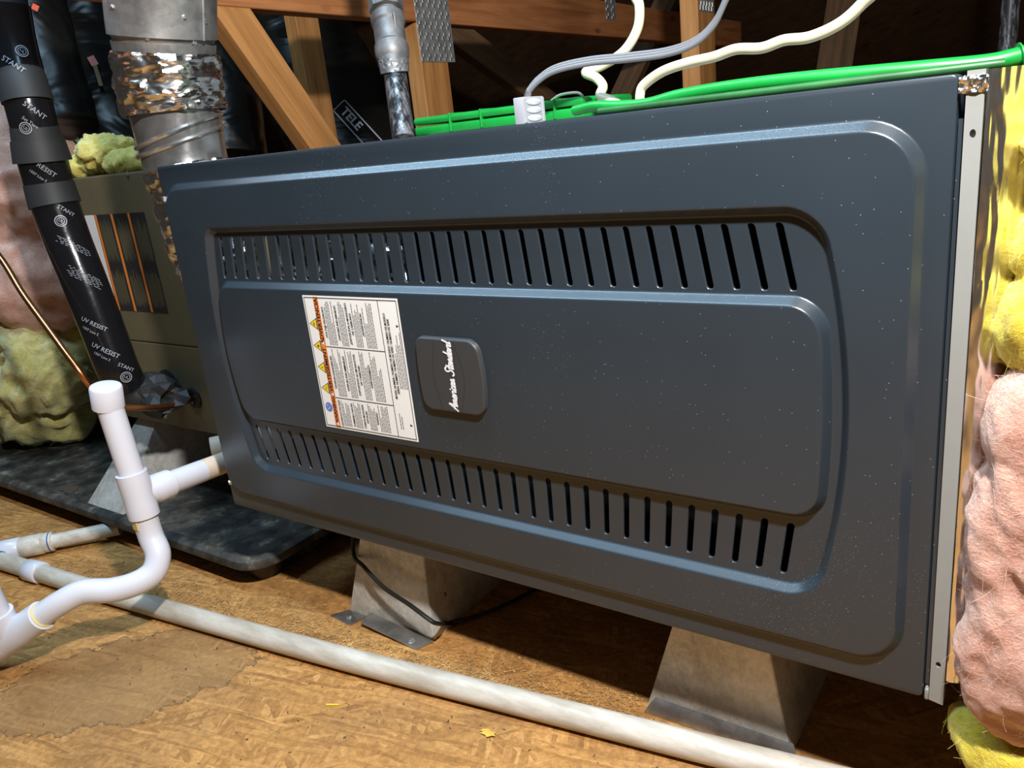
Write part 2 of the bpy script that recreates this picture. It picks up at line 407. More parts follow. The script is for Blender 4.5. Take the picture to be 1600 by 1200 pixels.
# ================================================================== furnace
W, H = 0.84, 0.4445
fur = thing('gas_furnace', 'charcoal gas furnace lying on its side with two rows of vent slots', 'furnace', (0.42, 0.0, Z0))
def pp(p, y): return (p[0], y, p[1] + Z0)
def sm(t): return t * t * (3 - 2 * t)
def rnd_ramp(t, e=0.16):                          # straight chamfer with small rounded ends
    k = 1 / (1 - e)
    return k * t * t / (2 * e) if t < e else (1 - k * (1 - t) ** 2 / (2 * e) if t > 1 - e else k * (t - e / 2))
def bev(loop, width, ya, yb, n=12, sup=0.0009):
    R = [(offset(loop, -sup), ya)]
    for k in range(n + 1):
        t = k / n; R.append((offset(loop, width * t), ya + (yb - ya) * rnd_ramp(t)))
    R.append((offset(loop, width + sup), yb)); return R
YP, YR, YC = -0.0065, 0.0015, -0.0065
mb = MB()
edge = rrect(0.0, W, 0.0, H, 0.004, 4, m=10)
er = [(edge, 0.030), (edge, 0.0016), (offset(edge, 0.0005), 0.0005), (offset(edge, 0.0016), 0.0)]
mb.rings([[pp(p, y) for p in l] for l, y in er], cap=(False, False))
plat = bev(rrect(0.0028, 0.8265, 0.0205, 0.4235, [0.034, 0.036, 0.040, 0.034], 10), 0.0080, 0.0, YP)
rec = bev(rrect(0.0770, 0.7640, 0.0665, 0.3720, [0.020, 0.026, 0.026, 0.013], 10, bulge=(0.020, 0.021, 0, 0)), 0.0075, YP, YR)
cen = bev(rrect(0.0750, 0.7670, 0.1315, 0.3085, [0.022, 0.024, 0.026, 0.016], 10, bulge=(0.013, 0.005, 0, 0)), 0.0075, YR, YC)
for R in (plat, rec, cen): mb.rings([[pp(p, y) for p in l] for l, y in R], cap=(False, False))
def slot(ca, cb, z0, z1, w_=0.0066, n=6):         # leaning slot: centre ca at the bottom, cb at the top
    r = w_ / 2
    q = [(r * math.cos(PI + PI * k / n), z0 + r + r * math.sin(PI + PI * k / n)) for k in range(n + 1)] + [(r * math.cos(PI * k / n), z1 - r + r * math.sin(PI * k / n)) for k in range(n + 1)]
    return [(x + ca + (cb - ca) * (z - z0) / (z1 - z0), z) for x, z in q]
slots = [slot(0.0860 + 0.02055 * i, 0.0929 + 0.0200 * i, 0.3105, 0.3600) for i in range(33)] + [slot(0.0950 + 0.0200 * i, 0.0850 + 0.02052 * i, 0.0795, 0.1265) for i in range(33)]
def addfill(mb, loops, y):
    pts, tr = fill(loops); mb.add([pp(p, y) for p in pts], tr)
addfill(mb, [er[-1][0], plat[0][0]], 0.0)
addfill(mb, [plat[-1][0], rec[0][0]], YP)
addfill(mb, [rec[-1][0], cen[0][0]] + slots, YR)
addfill(mb, [cen[-1][0]], YC)
for s in slots:
    mb.rings([[pp(p, y) for p in l] for l, y in ((s, YR), (offset(s, 0.0003), YR + 0.0002), (offset(s, 0.0006), YR + 0.0007), (offset(s, 0.0006), YR + 0.0022))], cap=(False, False))
bm = bmesh.new(); me = bpy.data.meshes.new('front_panel'); me.from_pydata(mb.v, [], mb.f); bm.from_mesh(me)
bmesh.ops.remove_doubles(bm, verts=bm.verts, dist=1e-5)
bm.verts.index_update(); V_ = [v.co.copy() for v in bm.verts]; F_ = [tuple(v.index for v in f.verts) for f in bm.faces]; bm.free(); bpy.data.meshes.remove(me)
panel = obj('front_panel', V_, F_, 'paint', fur, angle=32)
panel['label'] = 'charcoal enamel door with embossed panels and slots'

# cabinet walls (gap in the top side at left front added to let light onto the foil)
mb = MB(); D = 0.72; t_ = 0.0012
mb.box((0.002, 0.031, Z0), (0.853, D, Z0 + t_))
mb.box((0.002, D - t_, Z0 + t_), (0.853, D, Z0 + H - t_))
mb.box((0.002, 0.16, Z0 + t_), (0.002 + t_, D - t_, Z0 + H - t_))
mb.box((0.853 - t_, 0.0125, Z0 + t_), (0.853, D - t_, Z0 + H - t_))
mb.box((0.34, 0.031, Z0 + H - t_), (0.853, D, Z0 + H)); mb.box((0.002, 0.16, Z0 + H - t_), (0.34, D, Z0 + H))
mb.build('cabinet', 'flange', fur, smooth=False)
mb = MB(); mb.box((0.006, 0.205, Z0 + 0.004), (0.85, 0.210, Z0 + H - 0.004)); mb.box((0.345, 0.034, Z0 + 0.20), (0.352, 0.205, Z0 + H - 0.004))  # added black liner, its colour stands for the shade behind the slots
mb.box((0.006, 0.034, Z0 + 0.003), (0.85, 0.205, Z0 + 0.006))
mb.build('slot_shade_liner', 'dark', fur, smooth=False)
# crumpled foil vent inside, seen through the left slots
def crumple(mb, f, nu, nv, amp, freq, seed, ridged=True, aniso=(1, 1, 1)):
    pts = []
    for j in range(nv + 1):
        for i in range(nu + 1):
            p, n = f(i / nu, j / nv); p = Vector(p); n = Vector(n)
            q = Vector((p.x * aniso[0], p.y * aniso[1], p.z * aniso[2])) * freq + Vector((seed, seed * 1.7, -seed))
            h = noise.noise(q) * 1.2 + 0.45 * noise.noise(q * 2.3)
            if ridged: h = 1 - 2 * abs(h) + 0.35 * (1 - 2 * abs(noise.noise(q * 3.7)))
            pts.append(p + n * amp * h)
    mb.add(pts, [(j * (nu + 1) + i, j * (nu + 1) + i + 1, (j + 1) * (nu + 1) + i + 1, (j + 1) * (nu + 1) + i) for j in range(nv) for i in range(nu)])
    return mb
def inner(u, v):
    a = -PI / 2 + (u - 0.5) * PI * 0.98
    return (0.185 + 0.150 * math.cos(a), 0.130 + 0.042 * math.sin(a), Z0 + 0.22 + 0.215 * v), (math.cos(a), math.sin(a), 0)
crumple(MB(), inner, 60, 50, 0.010, 26, 3.3).build('inner_foil_vent', 'foil', fur, smooth=True, angle=18)
# right flange with screw holes
mb = MB()
fl2 = [(0.8442, 0.0), (0.8538, -0.002), (0.8538, H + 0.001), (0.8442, H + 0.001)]
holes = [[(0.8490 + 0.0017 * math.cos(-2 * PI * k / 14), zc + 0.0026 * math.sin(-2 * PI * k / 14)) for k in range(14)] for zc in (0.4095, 0.0325)]
addfill(mb, [fl2] + holes, 0.0)
for h_ in holes: mb.rings([[pp(p, y) for p in h_[::-1]] for y in (0.0, 0.004)], cap=(False, True))
F0 = [pp(p, 0.0) for p in fl2]; F1 = [pp(p, 0.012) for p in fl2]
mb.rings([F1, F0], cap=(False, False))
mb.build('cabinet_flange', 'flange', fur, angle=40)
mb = MB(); mb.box((0.8406, 0.0045, Z0 + 0.010), (0.8434, 0.012, Z0 + H - 0.026))
mb.build('door_hem', 'paint', fur, smooth=False)
v_, f_ = bevel_box((0.8408, 0.000, Z0 - 0.0015), (0.8441, 0.010, Z0 + 0.0085), 0.0015, 3); obj('corner_tab', v_, f_, 'flange', fur)
def corner(u, v): return (0.8403 + 0.0150 * u, -0.0006 + 0.006 * (1 - abs(2 * v - 1)) * 0 + 0.012 * max(0, v - 0.55), Z0 + H - 0.012 + 0.016 * min(v, 0.6) + 0.000), (0, -1, 0.5)
crumple(MB(), corner, 16, 14, 0.0014, 150, 7.1).build('corner_foil_patch', 'foil', fur, angle=15)
def screw(name, p, d, r, parent, mat='bare'):
    d = Vector(d).normalized(); p = Vector(p); mb = MB()
    prof(mb, p, p + d, [(-0.002, r * 1.35), (0.0006, r * 1.35), (0.0010, r * 0.95), (r * 0.9, r * 0.9), (r * 1.0, r * 0.6)], 6 if mat == 'bare' else 12)
    return mb.build(name, mat, parent, angle=25)
screw('screw', (0.0015, 0.002, Z0 + 0.0325), (-0.55, -0.8, 0), 0.0034, fur); screw('screw', (0.0045, 0.001, Z0 + 0.4055), (-0.35, -0.9, 0.2), 0.0042, fur)

# warning label
LX0, LX1, LZ0, LZ1 = 0.2266, 0.3650, 0.1452, 0.2964
mb = MB(); mb.box((LX0, YC - 0.0004, Z0 + LZ0), (LX1, YC + 0.0002, Z0 + LZ1)); lab = mb.build('warning_label', 'white', fur, smooth=False)
lab['label'] = 'white warning label in three languages'
LW, LH = LX1 - LX0, LZ1 - LZ0
def lp(t, s, lift=0.0): return (LX0 + LW * t, YC - 0.00055 - lift, Z0 + LZ1 - LH * s)      # t from the left, s from the top
def lquad(mb, t0, t1, s0, s1, lift=0.0):
    mb.add([lp(t0, s1, lift), lp(t1, s1, lift), lp(t1, s0, lift), lp(t0, s0, lift)], [(0, 1, 2, 3)])
def ltext(mb, body, t, s, size, width=1.0, bold=0.0, lift=0.0002, align='CENTER'):
    v, f = text2d(body, size, 0, width, bold, align); o = lp(t, s, lift)
    mb.add([(o[0] - q[1], o[1], o[2] + q[0]) for q in v], f)
mb = MB(); lquad(mb, 0.118, 0.172, 0.008, 0.992); mb.build('orange_band', 'orange', lab, smooth=False)
mb = MB()
for t0, t1, s0, s1 in ((0.012, 0.018, 0.012, 0.988), (0.982, 0.988, 0.012, 0.988), (0.012, 0.988, 0.012, 0.018), (0.012, 0.988, 0.982, 0.988), (0.800, 0.806, 0.012, 0.988), (0.172, 0.80, 0.366, 0.372), (0.172, 0.80, 0.752, 0.758)): lquad(mb, t0, t1, s0, s1)
mb.build('ruled_frame', 'ink', lab, smooth=False)
mb = MB()
ltext(mb, 'ADVERTENCIA', 0.1455, 0.185, 0.0074, 1.02, 0.00022); ltext(mb, 'AVERTISSEMENT', 0.1455, 0.562, 0.0074, 1.02, 0.00022); ltext(mb, 'WARNING', 0.1455, 0.858, 0.0066, 1.02, 0.0002)
for tx, s, z in (('¡VOLTAJE PELIGROSO!', 0.19, 0.205), ('¡VAPORES INFLAMABLES!', 0.19, 0.345), ('¡EXPOSICION A MONOXIDO', 0.19, 0.465), ('DE CARBONO!', 0.19, 0.500), ('¡ADVERTENCIA!', 0.19, 0.610),
                 ('TENSION DANGEREUSE!', 0.56, 0.205), ('VAPEURS INFLAMMABLES!', 0.56, 0.345), ('EXPOSITION AU MONOXYDE', 0.56, 0.465), ('DE CARBONE!', 0.56, 0.500), ('AVERTISSEMENT!', 0.56, 0.610),
                 ('HAZARDOUS VOLTAGE!', 0.872, 0.205), ('FLAMMABLE VAPORS!', 0.872, 0.345), ('CARBON MONOXIDE', 0.872, 0.465), ('EXPOSURE!', 0.872, 0.500), ('WARNING!', 0.872, 0.610)):
    ltext(mb, tx, z, s, 0.0043 if s < 0.8 else 0.0040, 0.80 if s < 0.8 else 0.70, 0.00008)
ltext(mb, 'MODEL NUMBER / NUMERO DE MODELE / NUMERO DE MODELO', 0.850, 0.40, 0.0042, 0.74, 0.00008)
ltext(mb, 'SERIAL NUMBER / NUMERO DE SERIE / NUMERO DE SERIE', 0.880, 0.40, 0.0042, 0.74, 0.00008)
mb.build('heading_lettering', 'ink', lab, smooth=False)['kind'] = 'stuff'
mb = MB(); rnd = random.Random(5)
def lines(t0, t1, step, s0, s1):
    t = t0
    while t < t1:
        s = s0 + 0.006; e = s1 - 0.006 - rnd.random() ** 3 * (s1 - s0) * 0.5
        a = s1 - 0.006; lim = s1 - (e - s0)
        while a > lim:
            ln = rnd.uniform(0.008, 0.030); lquad(mb, t, t + 0.0065, max(a - ln, lim), a); a -= ln + 0.004
        t += step
for s0, s1 in ((0.03, 0.36), (0.378, 0.745), (0.765, 0.975)):
    for t0, t1 in ((0.225, 0.31), (0.365, 0.435), (0.520, 0.585), (0.630, 0.735)): lines(t0, t1, 0.0155, s0, s1)
lines(0.902, 0.97, 0.0165, 0.22, 0.63); lines(0.845, 0.88, 0.020, 0.80, 0.93)
mb.build('small_print', 'ink', lab, smooth=False)['kind'] = 'stuff'
mb = MB(); 
def tri(mb, t, s, k, lift): mb.add([lp(t + 0.5 * k, s + 0.55 * k * LW / LH, lift), lp(t + 0.5 * k, s - 0.55 * k * LW / LH, lift), lp(t - 0.5 * k, s, lift)], [(0, 1, 2)])
for s in (0.205, 0.368, 0.530, 0.690): 
    mk = MB(); tri(mk, 0.072, s, 0.088, 0.0); ht = mk.build('hazard_triangle', 'ink', lab, smooth=False)
    mk = MB(); tri(mk, 0.0745, s, 0.070, 0.0003); mk.build('hazard_triangle_face', 'yellow', lab, smooth=False)
sy = [[(-.2, .25), (.25, .05), (.05, .0), (.3, -.3), (-.05, -.1), (.1, -.02)], [(-.3, .0), (.0, .22), (.3, .1), (.25, -.15), (.0, -.2)], [(.2, -.3), (-.2, -.15), (-.25, .15), (.2, .3), (.0, 0)], [(-.35, .1), (.05, .05), (-.02, -.05), (.35, -.12), (.02, .12), (.1, .02)]]
mb = MB()
for s, q in zip((0.690, 0.368, 0.205, 0.530), sy):
    mb.add([lp(0.085 + 0.040 * a, s + 0.040 * b, 0.0006) for a, b in q], [tuple(range(len(q)))])
for t, s in ((0.965, 0.185), (0.955, 0.885)): mb.add([lp(t - 0.012, s - 0.010), lp(t - 0.012, s + 0.010), lp(t + 0.014, s)], [(0, 1, 2)])
mb.build('hazard_symbols', 'ink', lab, smooth=False)['kind'] = 'stuff'
mb = MB(); mb.add([lp(0.075 + 0.040 * math.cos(-2 * PI * k / 24), 0.838 + 0.037 * math.sin(-2 * PI * k / 24)) for k in range(24)], [tuple(range(24))]); mb.build('blue_disc', 'blue', lab, smooth=False)
mb = MB()
for a, b in ((-0.012, -0.012), (0.010, 0.004), (-0.004, 0.014)): lquad(mb, 0.075 + a - 0.007, 0.075 + a + 0.007, 0.838 + b - 0.003, 0.838 + b + 0.003, 0.0004)
for s in (0.985, 0.752, 0.368): tri(mb, 0.145, s - 0.022, 0.030, 0.0004)
mb.build('white_marks', 'print', lab, smooth=False)['kind'] = 'stuff'

# badge
YB = -0.0120
bl = rrect(0.3865, 0.4590, 0.1862, 0.2602, [0.010, 0.009, 0.011, 0.006], 8, bulge=(0.0030, 0.0042, 0.0, 0.0), m=12)
mb = MB(); rr = [(offset(bl, -0.0006), YC + 0.0002), (bl, YB + 0.0012), (offset(bl, 0.0005), YB + 0.0004), (offset(bl, 0.0014), YB), (offset(bl, 0.0022), YB)]
mb.rings([[pp(p, y) for p in l] for l, y in rr], cap=(False, False)); addfill(mb, [rr[-1][0]], YB)
bad = mb.build('badge', 'badge', fur, angle=40); bad['label'] = 'raised charcoal badge with white script lettering'
for xs in ((0.4095, 0.4035, 0.4098), (0.4332, 0.4412, 0.4331)):
    mb = MB(); P = spline([(xs[0], 0, 0.2590), (xs[1], 0, 0.2240), (xs[2], 0, 0.1872)], 14); n2 = len(P)
    mb.v = [(p.x - 0.00028, YB - 0.0001, p.z + Z0) for p in P] + [(p.x + 0.00028, YB - 0.0001, p.z + Z0) for p in P]
    mb.f = [(i, i + 1, n2 + i + 1, n2 + i) for i in range(n2 - 1)]
    mb.build('groove_line', 'badge_line', bad, smooth=False)
# script lettering, one pen stroke per letter (x advance, y up; x-height 0.45)
GL = {'A': (0.62, [[(0, 0), (.2, .4), (.42, 1), (.46, .5), (.5, 0)], [(.08, .38), (.3, .36), (.62, .44)]]),
      'm': (0.62, [[(0, .42), (.06, 0), (.08, .3), (.2, .45), (.24, 0), (.27, .3), (.4, .45), (.44, .05), (.6, .1)]]),
      'e': (0.36, [[(.02, .2), (.26, .3), (.2, .46), (.04, .3), (.06, .05), (.2, 0), (.36, .12)]]),
      'r': (0.34, [[(0, .42), (.06, 0), (.1, .32), (.24, .46), (.34, .40)]]),
      'i': (0.22, [[(.02, .42), (.06, .03), (.2, .1)], [(.10, .68), (.13, .66)]]),
      'c': (0.34, [[(.28, .4), (.14, .46), (.02, .2), (.1, 0), (.34, .12)]]),
      'a': (0.42, [[(.3, .42), (.12, .44), (.02, .15), (.12, 0), (.28, .3), (.3, .4), (.28, .02), (.42, .12)]]),
      'n': (0.44, [[(0, .42), (.06, 0), (.1, .32), (.24, .46), (.28, .04), (.42, .12)]]),
      'S': (0.56, [[(.5, .86), (.36, 1), (.14, .86), (.2, .6), (.4, .34), (.3, .04), (.06, 0), (-.08, .14)]]),
      't': (0.30, [[(.14, .86), (.08, .1), (.14, 0), (.28, .12)], [(-.04, .5), (.30, .54)]]),
      'd': (0.44, [[(.3, .4), (.12, .44), (.02, .15), (.12, 0), (.3, .3), (.36, 1), (.3, .05), (.44, .12)]]), ' ': (0.40, [])}
mb = MB(); x = 0.0; strokes = []
for ch in 'American Standard':
    adv, st = GL[ch]
    for s in st: strokes.append([(x + p[0] + 0.30 * p[1], p[1]) for p in s])
    x += adv * (0.98 if ch != 'm' else 0.95)
LEN = x; K = 0.0690 / LEN
def mp(c, l): return (0.4262 - (c.y - 0.35) * K * 1.05 + 0.0015 * (c.x / LEN - 0.5), YB - 0.00025 - l, Z0 + 0.1885 + c.x * K)
for si, st in enumerate(strokes):
    P = spline([(p[0], p[1], 0) for p in st], 4) if len(st) > 2 else [Vector((p[0], p[1], 0)) for p in st]
    d0_ = (P[1] - P[0]).normalized() * 0.05; d1_ = (P[-1] - P[-2]).normalized() * 0.05; P[0] = P[0] - d0_; P[-1] = P[-1] + d1_
    o_ = len(mb.v)
    for i, p in enumerate(P):
        d = (P[min(i + 1, len(P) - 1)] - P[max(i - 1, 0)]).normalized(); n = Vector((-d.y, d.x, 0)) * 0.085; l = 0.00002 * si + 0.000012 * i
        mb.v += [mp(p - n, l), mp(p + n, l)]
    mb.f += [(o_ + 2 * i, o_ + 2 * i + 2, o_ + 2 * i + 3, o_ + 2 * i + 1) for i in range(len(P) - 1)]
mb.build('script_lettering', 'print', bad, smooth=False)

# ================================================================== stands, pan, things under the furnace
def pyramid_stand(name, label, b0, b1, top0, top1, ztop, z0, yfront, ytop, depth, group):
    root = thing(name, label, 'stand', ((b0 + b1) / 2, yfront + depth / 2, z0), group)
    A = [(b0, yfront, z0), (b1, yfront, z0), (b1, yfront + depth, z0), (b0, yfront + depth, z0)]
    B = [(top0, ytop, ztop), (top1, ytop, ztop), (top1, yfront + depth - (ytop - yfront), ztop), (top0, yfront + depth - (ytop - yfront), ztop)]
    T = 0.0014
    for nm, i, j in (('front_plate', 0, 1), ('side_plate', 1, 2), ('back_plate', 2, 3), ('side_plate', 3, 0)):
        a, b, c, d = Vector(A[i]), Vector(A[j]), Vector(B[j]), Vector(B[i]); n = (b - a).cross(d - a).normalized() * T
        k = (b - a).normalized() * 0.0009
        mb = MB(); mb.hexa([a + k, b - k, b - k - n, a + k - n], [d + k, c - k, c - k - n, d + k - n]); mb.build(nm, 'stand', root, smooth=False)
    v, f = bevel_box((min(top0, top1) + 0.001, ytop + 0.001, ztop - 0.0012), (max(top0, top1) - 0.001, B[2][1] - 0.001, ztop), 0.0004, 1); obj('top_plate', v, f, 'stand', root)
    return root, A
root, A = pyramid_stand('support_stand', 'dirty galvanised stand under the middle of the furnace with bent foot tabs', 0.146, 0.294, 0.188, 0.284, Z0 - 0.0002, 0.0008, 0.040, 0.058, 0.40, 'galvanised furnace stands')
mb = MB(); mb.hexa([(0.130, 0.020, 0.0004), (0.172, 0.016, 0.0004), (0.178, 0.039, 0.0012), (0.146, 0.040, 0.0012)], [(0.130, 0.020, 0.0020), (0.172, 0.016, 0.0020), (0.178, 0.039, 0.0030), (0.146, 0.040, 0.0030)]); mb.build('foot_tab', 'galv', root, smooth=False)
mb = MB(); mb.hexa([(0.190, 0.019, 0.008), (0.286, 0.016, 0.0004), (0.296, 0.038, 0.0010), (0.188, 0.039, 0.010)], [(0.190, 0.019, 0.0096), (0.286, 0.016, 0.0020), (0.296, 0.038, 0.0028), (0.188, 0.039, 0.0118)]); mb.build('foot_tab', 'galv', root, smooth=False)
screw('screw', (0.158, 0.027, 0.0022), (0, 0, 1), 0.0030, root); screw('screw', (0.272, 0.024, 0.0034), (0.1, -0.1, 1), 0.0036, root)
for z in (0.045, 0.11): screw('rivet', (0.2936 - z * 0.066, 0.075, z), (1, 0, 0), 0.0022, root, 'galv')
root, A = pyramid_stand('support_stand', 'galvanised stand under the right end of the furnace, partly behind the floor pipe', 0.577, 0.726, 0.619, 0.692, Z0 - 0.0002, 0.0008, 0.054, 0.072, 0.40, 'galvanised furnace stands')
mb = MB(); mb.hexa([(0.578, 0.045, 0.0004), (0.735, 0.048, 0.0004), (0.730, 0.053, 0.0004), (0.585, 0.053, 0.0004)], [(0.578, 0.045, 0.0018), (0.735, 0.048, 0.0018), (0.728, 0.0545, 0.016), (0.587, 0.0545, 0.016)]); mb.build('foot_flange', 'galv', root)
root, A = pyramid_stand('support_stand', 'rust-streaked galvanised stand in the black drain pan under the coil cabinet', -0.575, -0.452, -0.540, -0.480, Z0 - 0.0002, 0.0125, 0.064, 0.185, 0.50, 'galvanised furnace stands')

# drain pan
pan = thing('drain_pan', 'dusty black plastic drain pan on the floor under the coil cabinet', 'drain pan', (-0.55, 0.33, 0.0))
def pl(x0, x1, y0, y1, r): return rrect(x0, x1, y0, y1, r, 6, m=30)
def ring3(l, z): return [(p[0], p[1], z) for p in l]
o = pl(-1.25, 0.004, 0.004, 0.70, 0.05)
mb = MB()
RR = [(offset(o, 0.035), 0.0005), (offset(o, 0.022), 0.040), (offset(o, 0.016), 0.0425), (offset(o, 0.001), 0.036), (o, 0.038), (offset(o, 0.002), 0.0475), (offset(o, 0.010), 0.0515), (offset(o, 0.019), 0.050), (offset(o, 0.026), 0.042), (offset(o, 0.038), 0.014), (offset(o, 0.045), 0.0105), (offset(o, 0.06), 0.0100)]
mb.rings([ring3(l, z) for l, z in RR], cap=(False, False))
pts, tr = fill([RR[-1][0]]); mb.add([(p[0], p[1], 0.0100) for p in pts], tr); pts, tr = fill([RR[0][0]]); mb.add([(p[0], p[1], 0.0005) for p in pts], [t[::-1] for t in tr])
mb.build('pan_body', 'pan', pan, angle=50)
mb = MB(); rnd = random.Random(3)
for k in range(16):
    a = 2 * PI * k / 16; mb.v.append((-0.688 + 0.030 * math.cos(a) * rnd.uniform(.7, 1.2), 0.085 + 0.016 * math.sin(a) * rnd.uniform(.6, 1.2), 0.0125))
for k in range(16): mb.v.append((mb.v[k][0] * 1.0, mb.v[k][1], 0.0101))
mb.f = [tuple(range(16))] + [(k, k + 16, (k + 1) % 16 + 16, (k + 1) % 16) for k in range(16)]
mb.build('dirt_clump', 'grit', pan)

# black wire under the furnace
P = spline([Vector((0.155, 0.075, Z0 - 0.004)), at_y(552, 862, 0.052), at_y(568, 885, 0.034), at_y(600, 918, 0.026), at_y(640, 945, 0.020), at_y(668, 966, 0.019), at_y(682, 974, 0.027), at_z(700, 974, 0.007), at_z(728, 967, 0.006), at_z(760, 957, 0.006), at_z(800, 940, 0.006), at_z(850, 915, 0.006), at_z(900, 905, 0.006)], 8)
mb = MB(); tube(mb, P, 0.0027, 10); o = mb.build('thin_wire', 'rubber', loc=(0.2, 0.03, 0))
tag(o, 'thin black wire drooping in front of the middle stand onto the floor', 'wire')

# ================================================================== PVC
R_F = 0.0138
fp = thing('floor_drain_pipe', 'long grimy white pipe lying on the floor in front of the furnace', 'pipe', (0.2, -0.05, 0.0))
PF = spline([Vector((-0.80, -0.165, R_F + 0.0006)), Vector((-0.485, -0.128, R_F + 0.0006)), Vector((-0.23, -0.104, R_F + 0.0006)), Vector((0.175, -0.057, R_F + 0.0006)), Vector((0.52, -0.008, R_F + 0.0006)), Vector((0.86, 0.042, R_F + 0.0006)), Vector((1.3, 0.105, R_F + 0.0006))], 6)
mb = MB(); tube(mb, PF, R_F, 28); mb.build('pipe', 'oldpvc', fp)
def along(path, p):
    i = min(range(len(path) - 1), key=lambda k: (path[k] - Vector(p)).length); return i
def sleeve(name, mat, parent, p, d, L, r, rin=None, lip=0.0012):
    d = Vector(d).normalized(); p = Vector(p) - d * L / 2; mb = MB()
    prof(mb, p, p + d, [(0, r - lip), (0.0012, r), (L - 0.0012, r), (L, r - lip)], 28); return mb.build(name, mat, parent, angle=50)
pc = at_z(57, 893, R_F); d0 = Vector((1, 0.13, 0))
sleeve('coupling', 'pvc', fp, (pc.x, -0.1195, R_F + 0.001), d0, 0.034, R_F + 0.0031)
# the branch that comes out of the drain pan
pb0 = Vector((-0.385, 0.022, 0.022)); pb1 = at_z(-45, 872, R_F + 0.003)
dd = (pb1 - pb0).normalized(); LB = (pb1 - pb0).length
mb = MB(); tube(mb, [pb0, pb1], R_F - 0.0015, 24); mb.build('branch_pipe', 'oldpvc', fp)
def on_branch(u, v): 
    q = at_z(u, v, 0.02); return pb0 + dd * max(0, (q - pb0).dot(dd))
q = on_branch(92, 818); sleeve('coupling', 'oldpvc', fp, q, dd, 0.026, 0.0165); sleeve('primer_band', 'primer', fp, q - dd * 0.009, dd, 0.004, 0.0168)
q = on_branch(58, 834); sleeve('coupling', 'oldpvc', fp, q, dd, 0.05, 0.0178)
q = on_branch(12, 858); sleeve('coupling', 'pvc', fp, q, dd, 0.044, 0.0185)
sleeve('primer_band', 'primer', fp, (-0.49, -0.1290, R_F + 0.001), d0, 0.006, R_F + 0.0012)

R_T = 0.0155
tp = thing('condensate_trap', 'bright white capped drain trap bending over the floor pipe at left', 'pipe', (-0.03, -0.1, 0.10))
ptop = at_y(168, 625, -0.10); ptee0 = at_y(205, 738, -0.10); ptee1 = at_y(226, 806, -0.10)
ax = (ptee1 - ptop).normalized()
mb = MB(); prof(mb, ptop, ptee0 + ax * 0.01, [(0, R_T), ((ptee0 - ptop).length + 0.01, R_T)], 28); mb.build('riser', 'oldpvc2' if 'oldpvc2' in MAT else 'pvc', tp)
c0 = at_y(164.5, 602, -0.10); mb = MB(); prof(mb, c0, ptop, [(0, R_T * 0.8), (0.0012, R_T + 0.0022), (0.003, R_T + 0.0034), (0.029, R_T + 0.0034), (0.030, R_T)], 32); mb.build('cap', 'pvc', tp, angle=40)
LT = (ptee1 - ptee0).length
mb = MB(); prof(mb, ptee0, ptee1, [(0, R_T), (0.0005, R_T + 0.0035), (LT * 0.25, R_T + 0.0038), (LT * 0.5, R_T + 0.0030), (LT * 0.75, R_T + 0.0038), (LT - 0.0005, R_T + 0.0035), (LT, R_T)], 32)
ctee = ptee0 + (ptee1 - ptee0) * 0.52; pend = at_y(352, 722, 0.045)
bd = (pend - ctee).normalized()
prof(mb, ctee, pend, [(0.0, R_T), (0.020, R_T + 0.0015), (0.024, R_T + 0.0034), (0.0475, R_T + 0.0034), (0.048, R_T)], 32); mb.build('tee', 'pvc', tp, angle=40)
LBr = (pend - ctee).length
mb = MB(); prof(mb, ctee, pend, [(0.03, R_T), (LBr * 0.70, R_T)], 28); mb.build('branch_pipe', 'pvc', tp)
mb = MB(); prof(mb, ctee, pend, [(LBr * 0.70, R_T - 0.0002), (LBr + 0.02, R_T - 0.0002)], 28); mb.build('branch_tail', 'cream', tp)
mb = MB(); prof(mb, ctee, pend, [(0.0478, R_T), (0.0484, R_T + 0.0012), (0.0500, R_T + 0.0010), (0.0506, R_T)], 28); mb.build('glue_bead', 'glue', tp)
mb = MB(); g = at_y(229, 814, -0.10); v, f = bevel_box((-0.006, -0.0165, -0.006), (0.006, -0.0145, 0.006), 0.0008, 1)
mb.add([g + Vector(q) for q in v], f); mb.build('glue_drip', 'glue', tp)
PB = spline([ptee1 - ax * 0.02, ptee1 + ax * 0.004, at_y(236, 838, -0.101), at_y(247, 866, -0.104), at_y(240, 893, -0.116), at_y(214, 911, -0.136), at_y(175, 922, -0.160), at_y(130, 925, -0.184), at_y(96, 941, -0.205), at_y(64, 962, -0.224), at_y(30, 985, -0.243), at_y(0, 1008, -0.262)], 8)
mb = MB(); tube(mb, PB, R_T, 28); mb.build('bend', 'pvc', tp)
s0 = at_y(66, 961, -0.224); s1 = at_y(-30, 1027, -0.276); sd = (s1 - s0).normalized(); L2 = (s1 - s0).length
mb = MB(); prof(mb, s0, s1, [(0, R_T), (0.0005, R_T + 0.0034), (0.026, R_T + 0.0036), (0.032, R_T + 0.0046), (0.06, R_T + 0.0046), (L2, R_T + 0.0046)], 32)
c2 = s0 + sd * 0.062; up = (at_y(-32, 905, -0.262) - c2).normalized()
prof(mb, c2, c2 + up, [(-0.005, R_T), (0.014, R_T + 0.0040), (0.040, R_T + 0.0036), (0.0405, R_T)], 32); mb.build('lower_tee', 'pvc', tp, angle=40)
mb = MB(); prof(mb, c2, c2 + up, [(0.02, R_T), (0.30, R_T)], 28); mb.build('riser', 'pvc', tp)
mb = MB(); prof(mb, s0 - sd * 0.001, s1, [(0, R_T), (0.0004, R_T + 0.0007), (0.0008, R_T)], 28); mb.build('glue_bead', 'glue', tp)

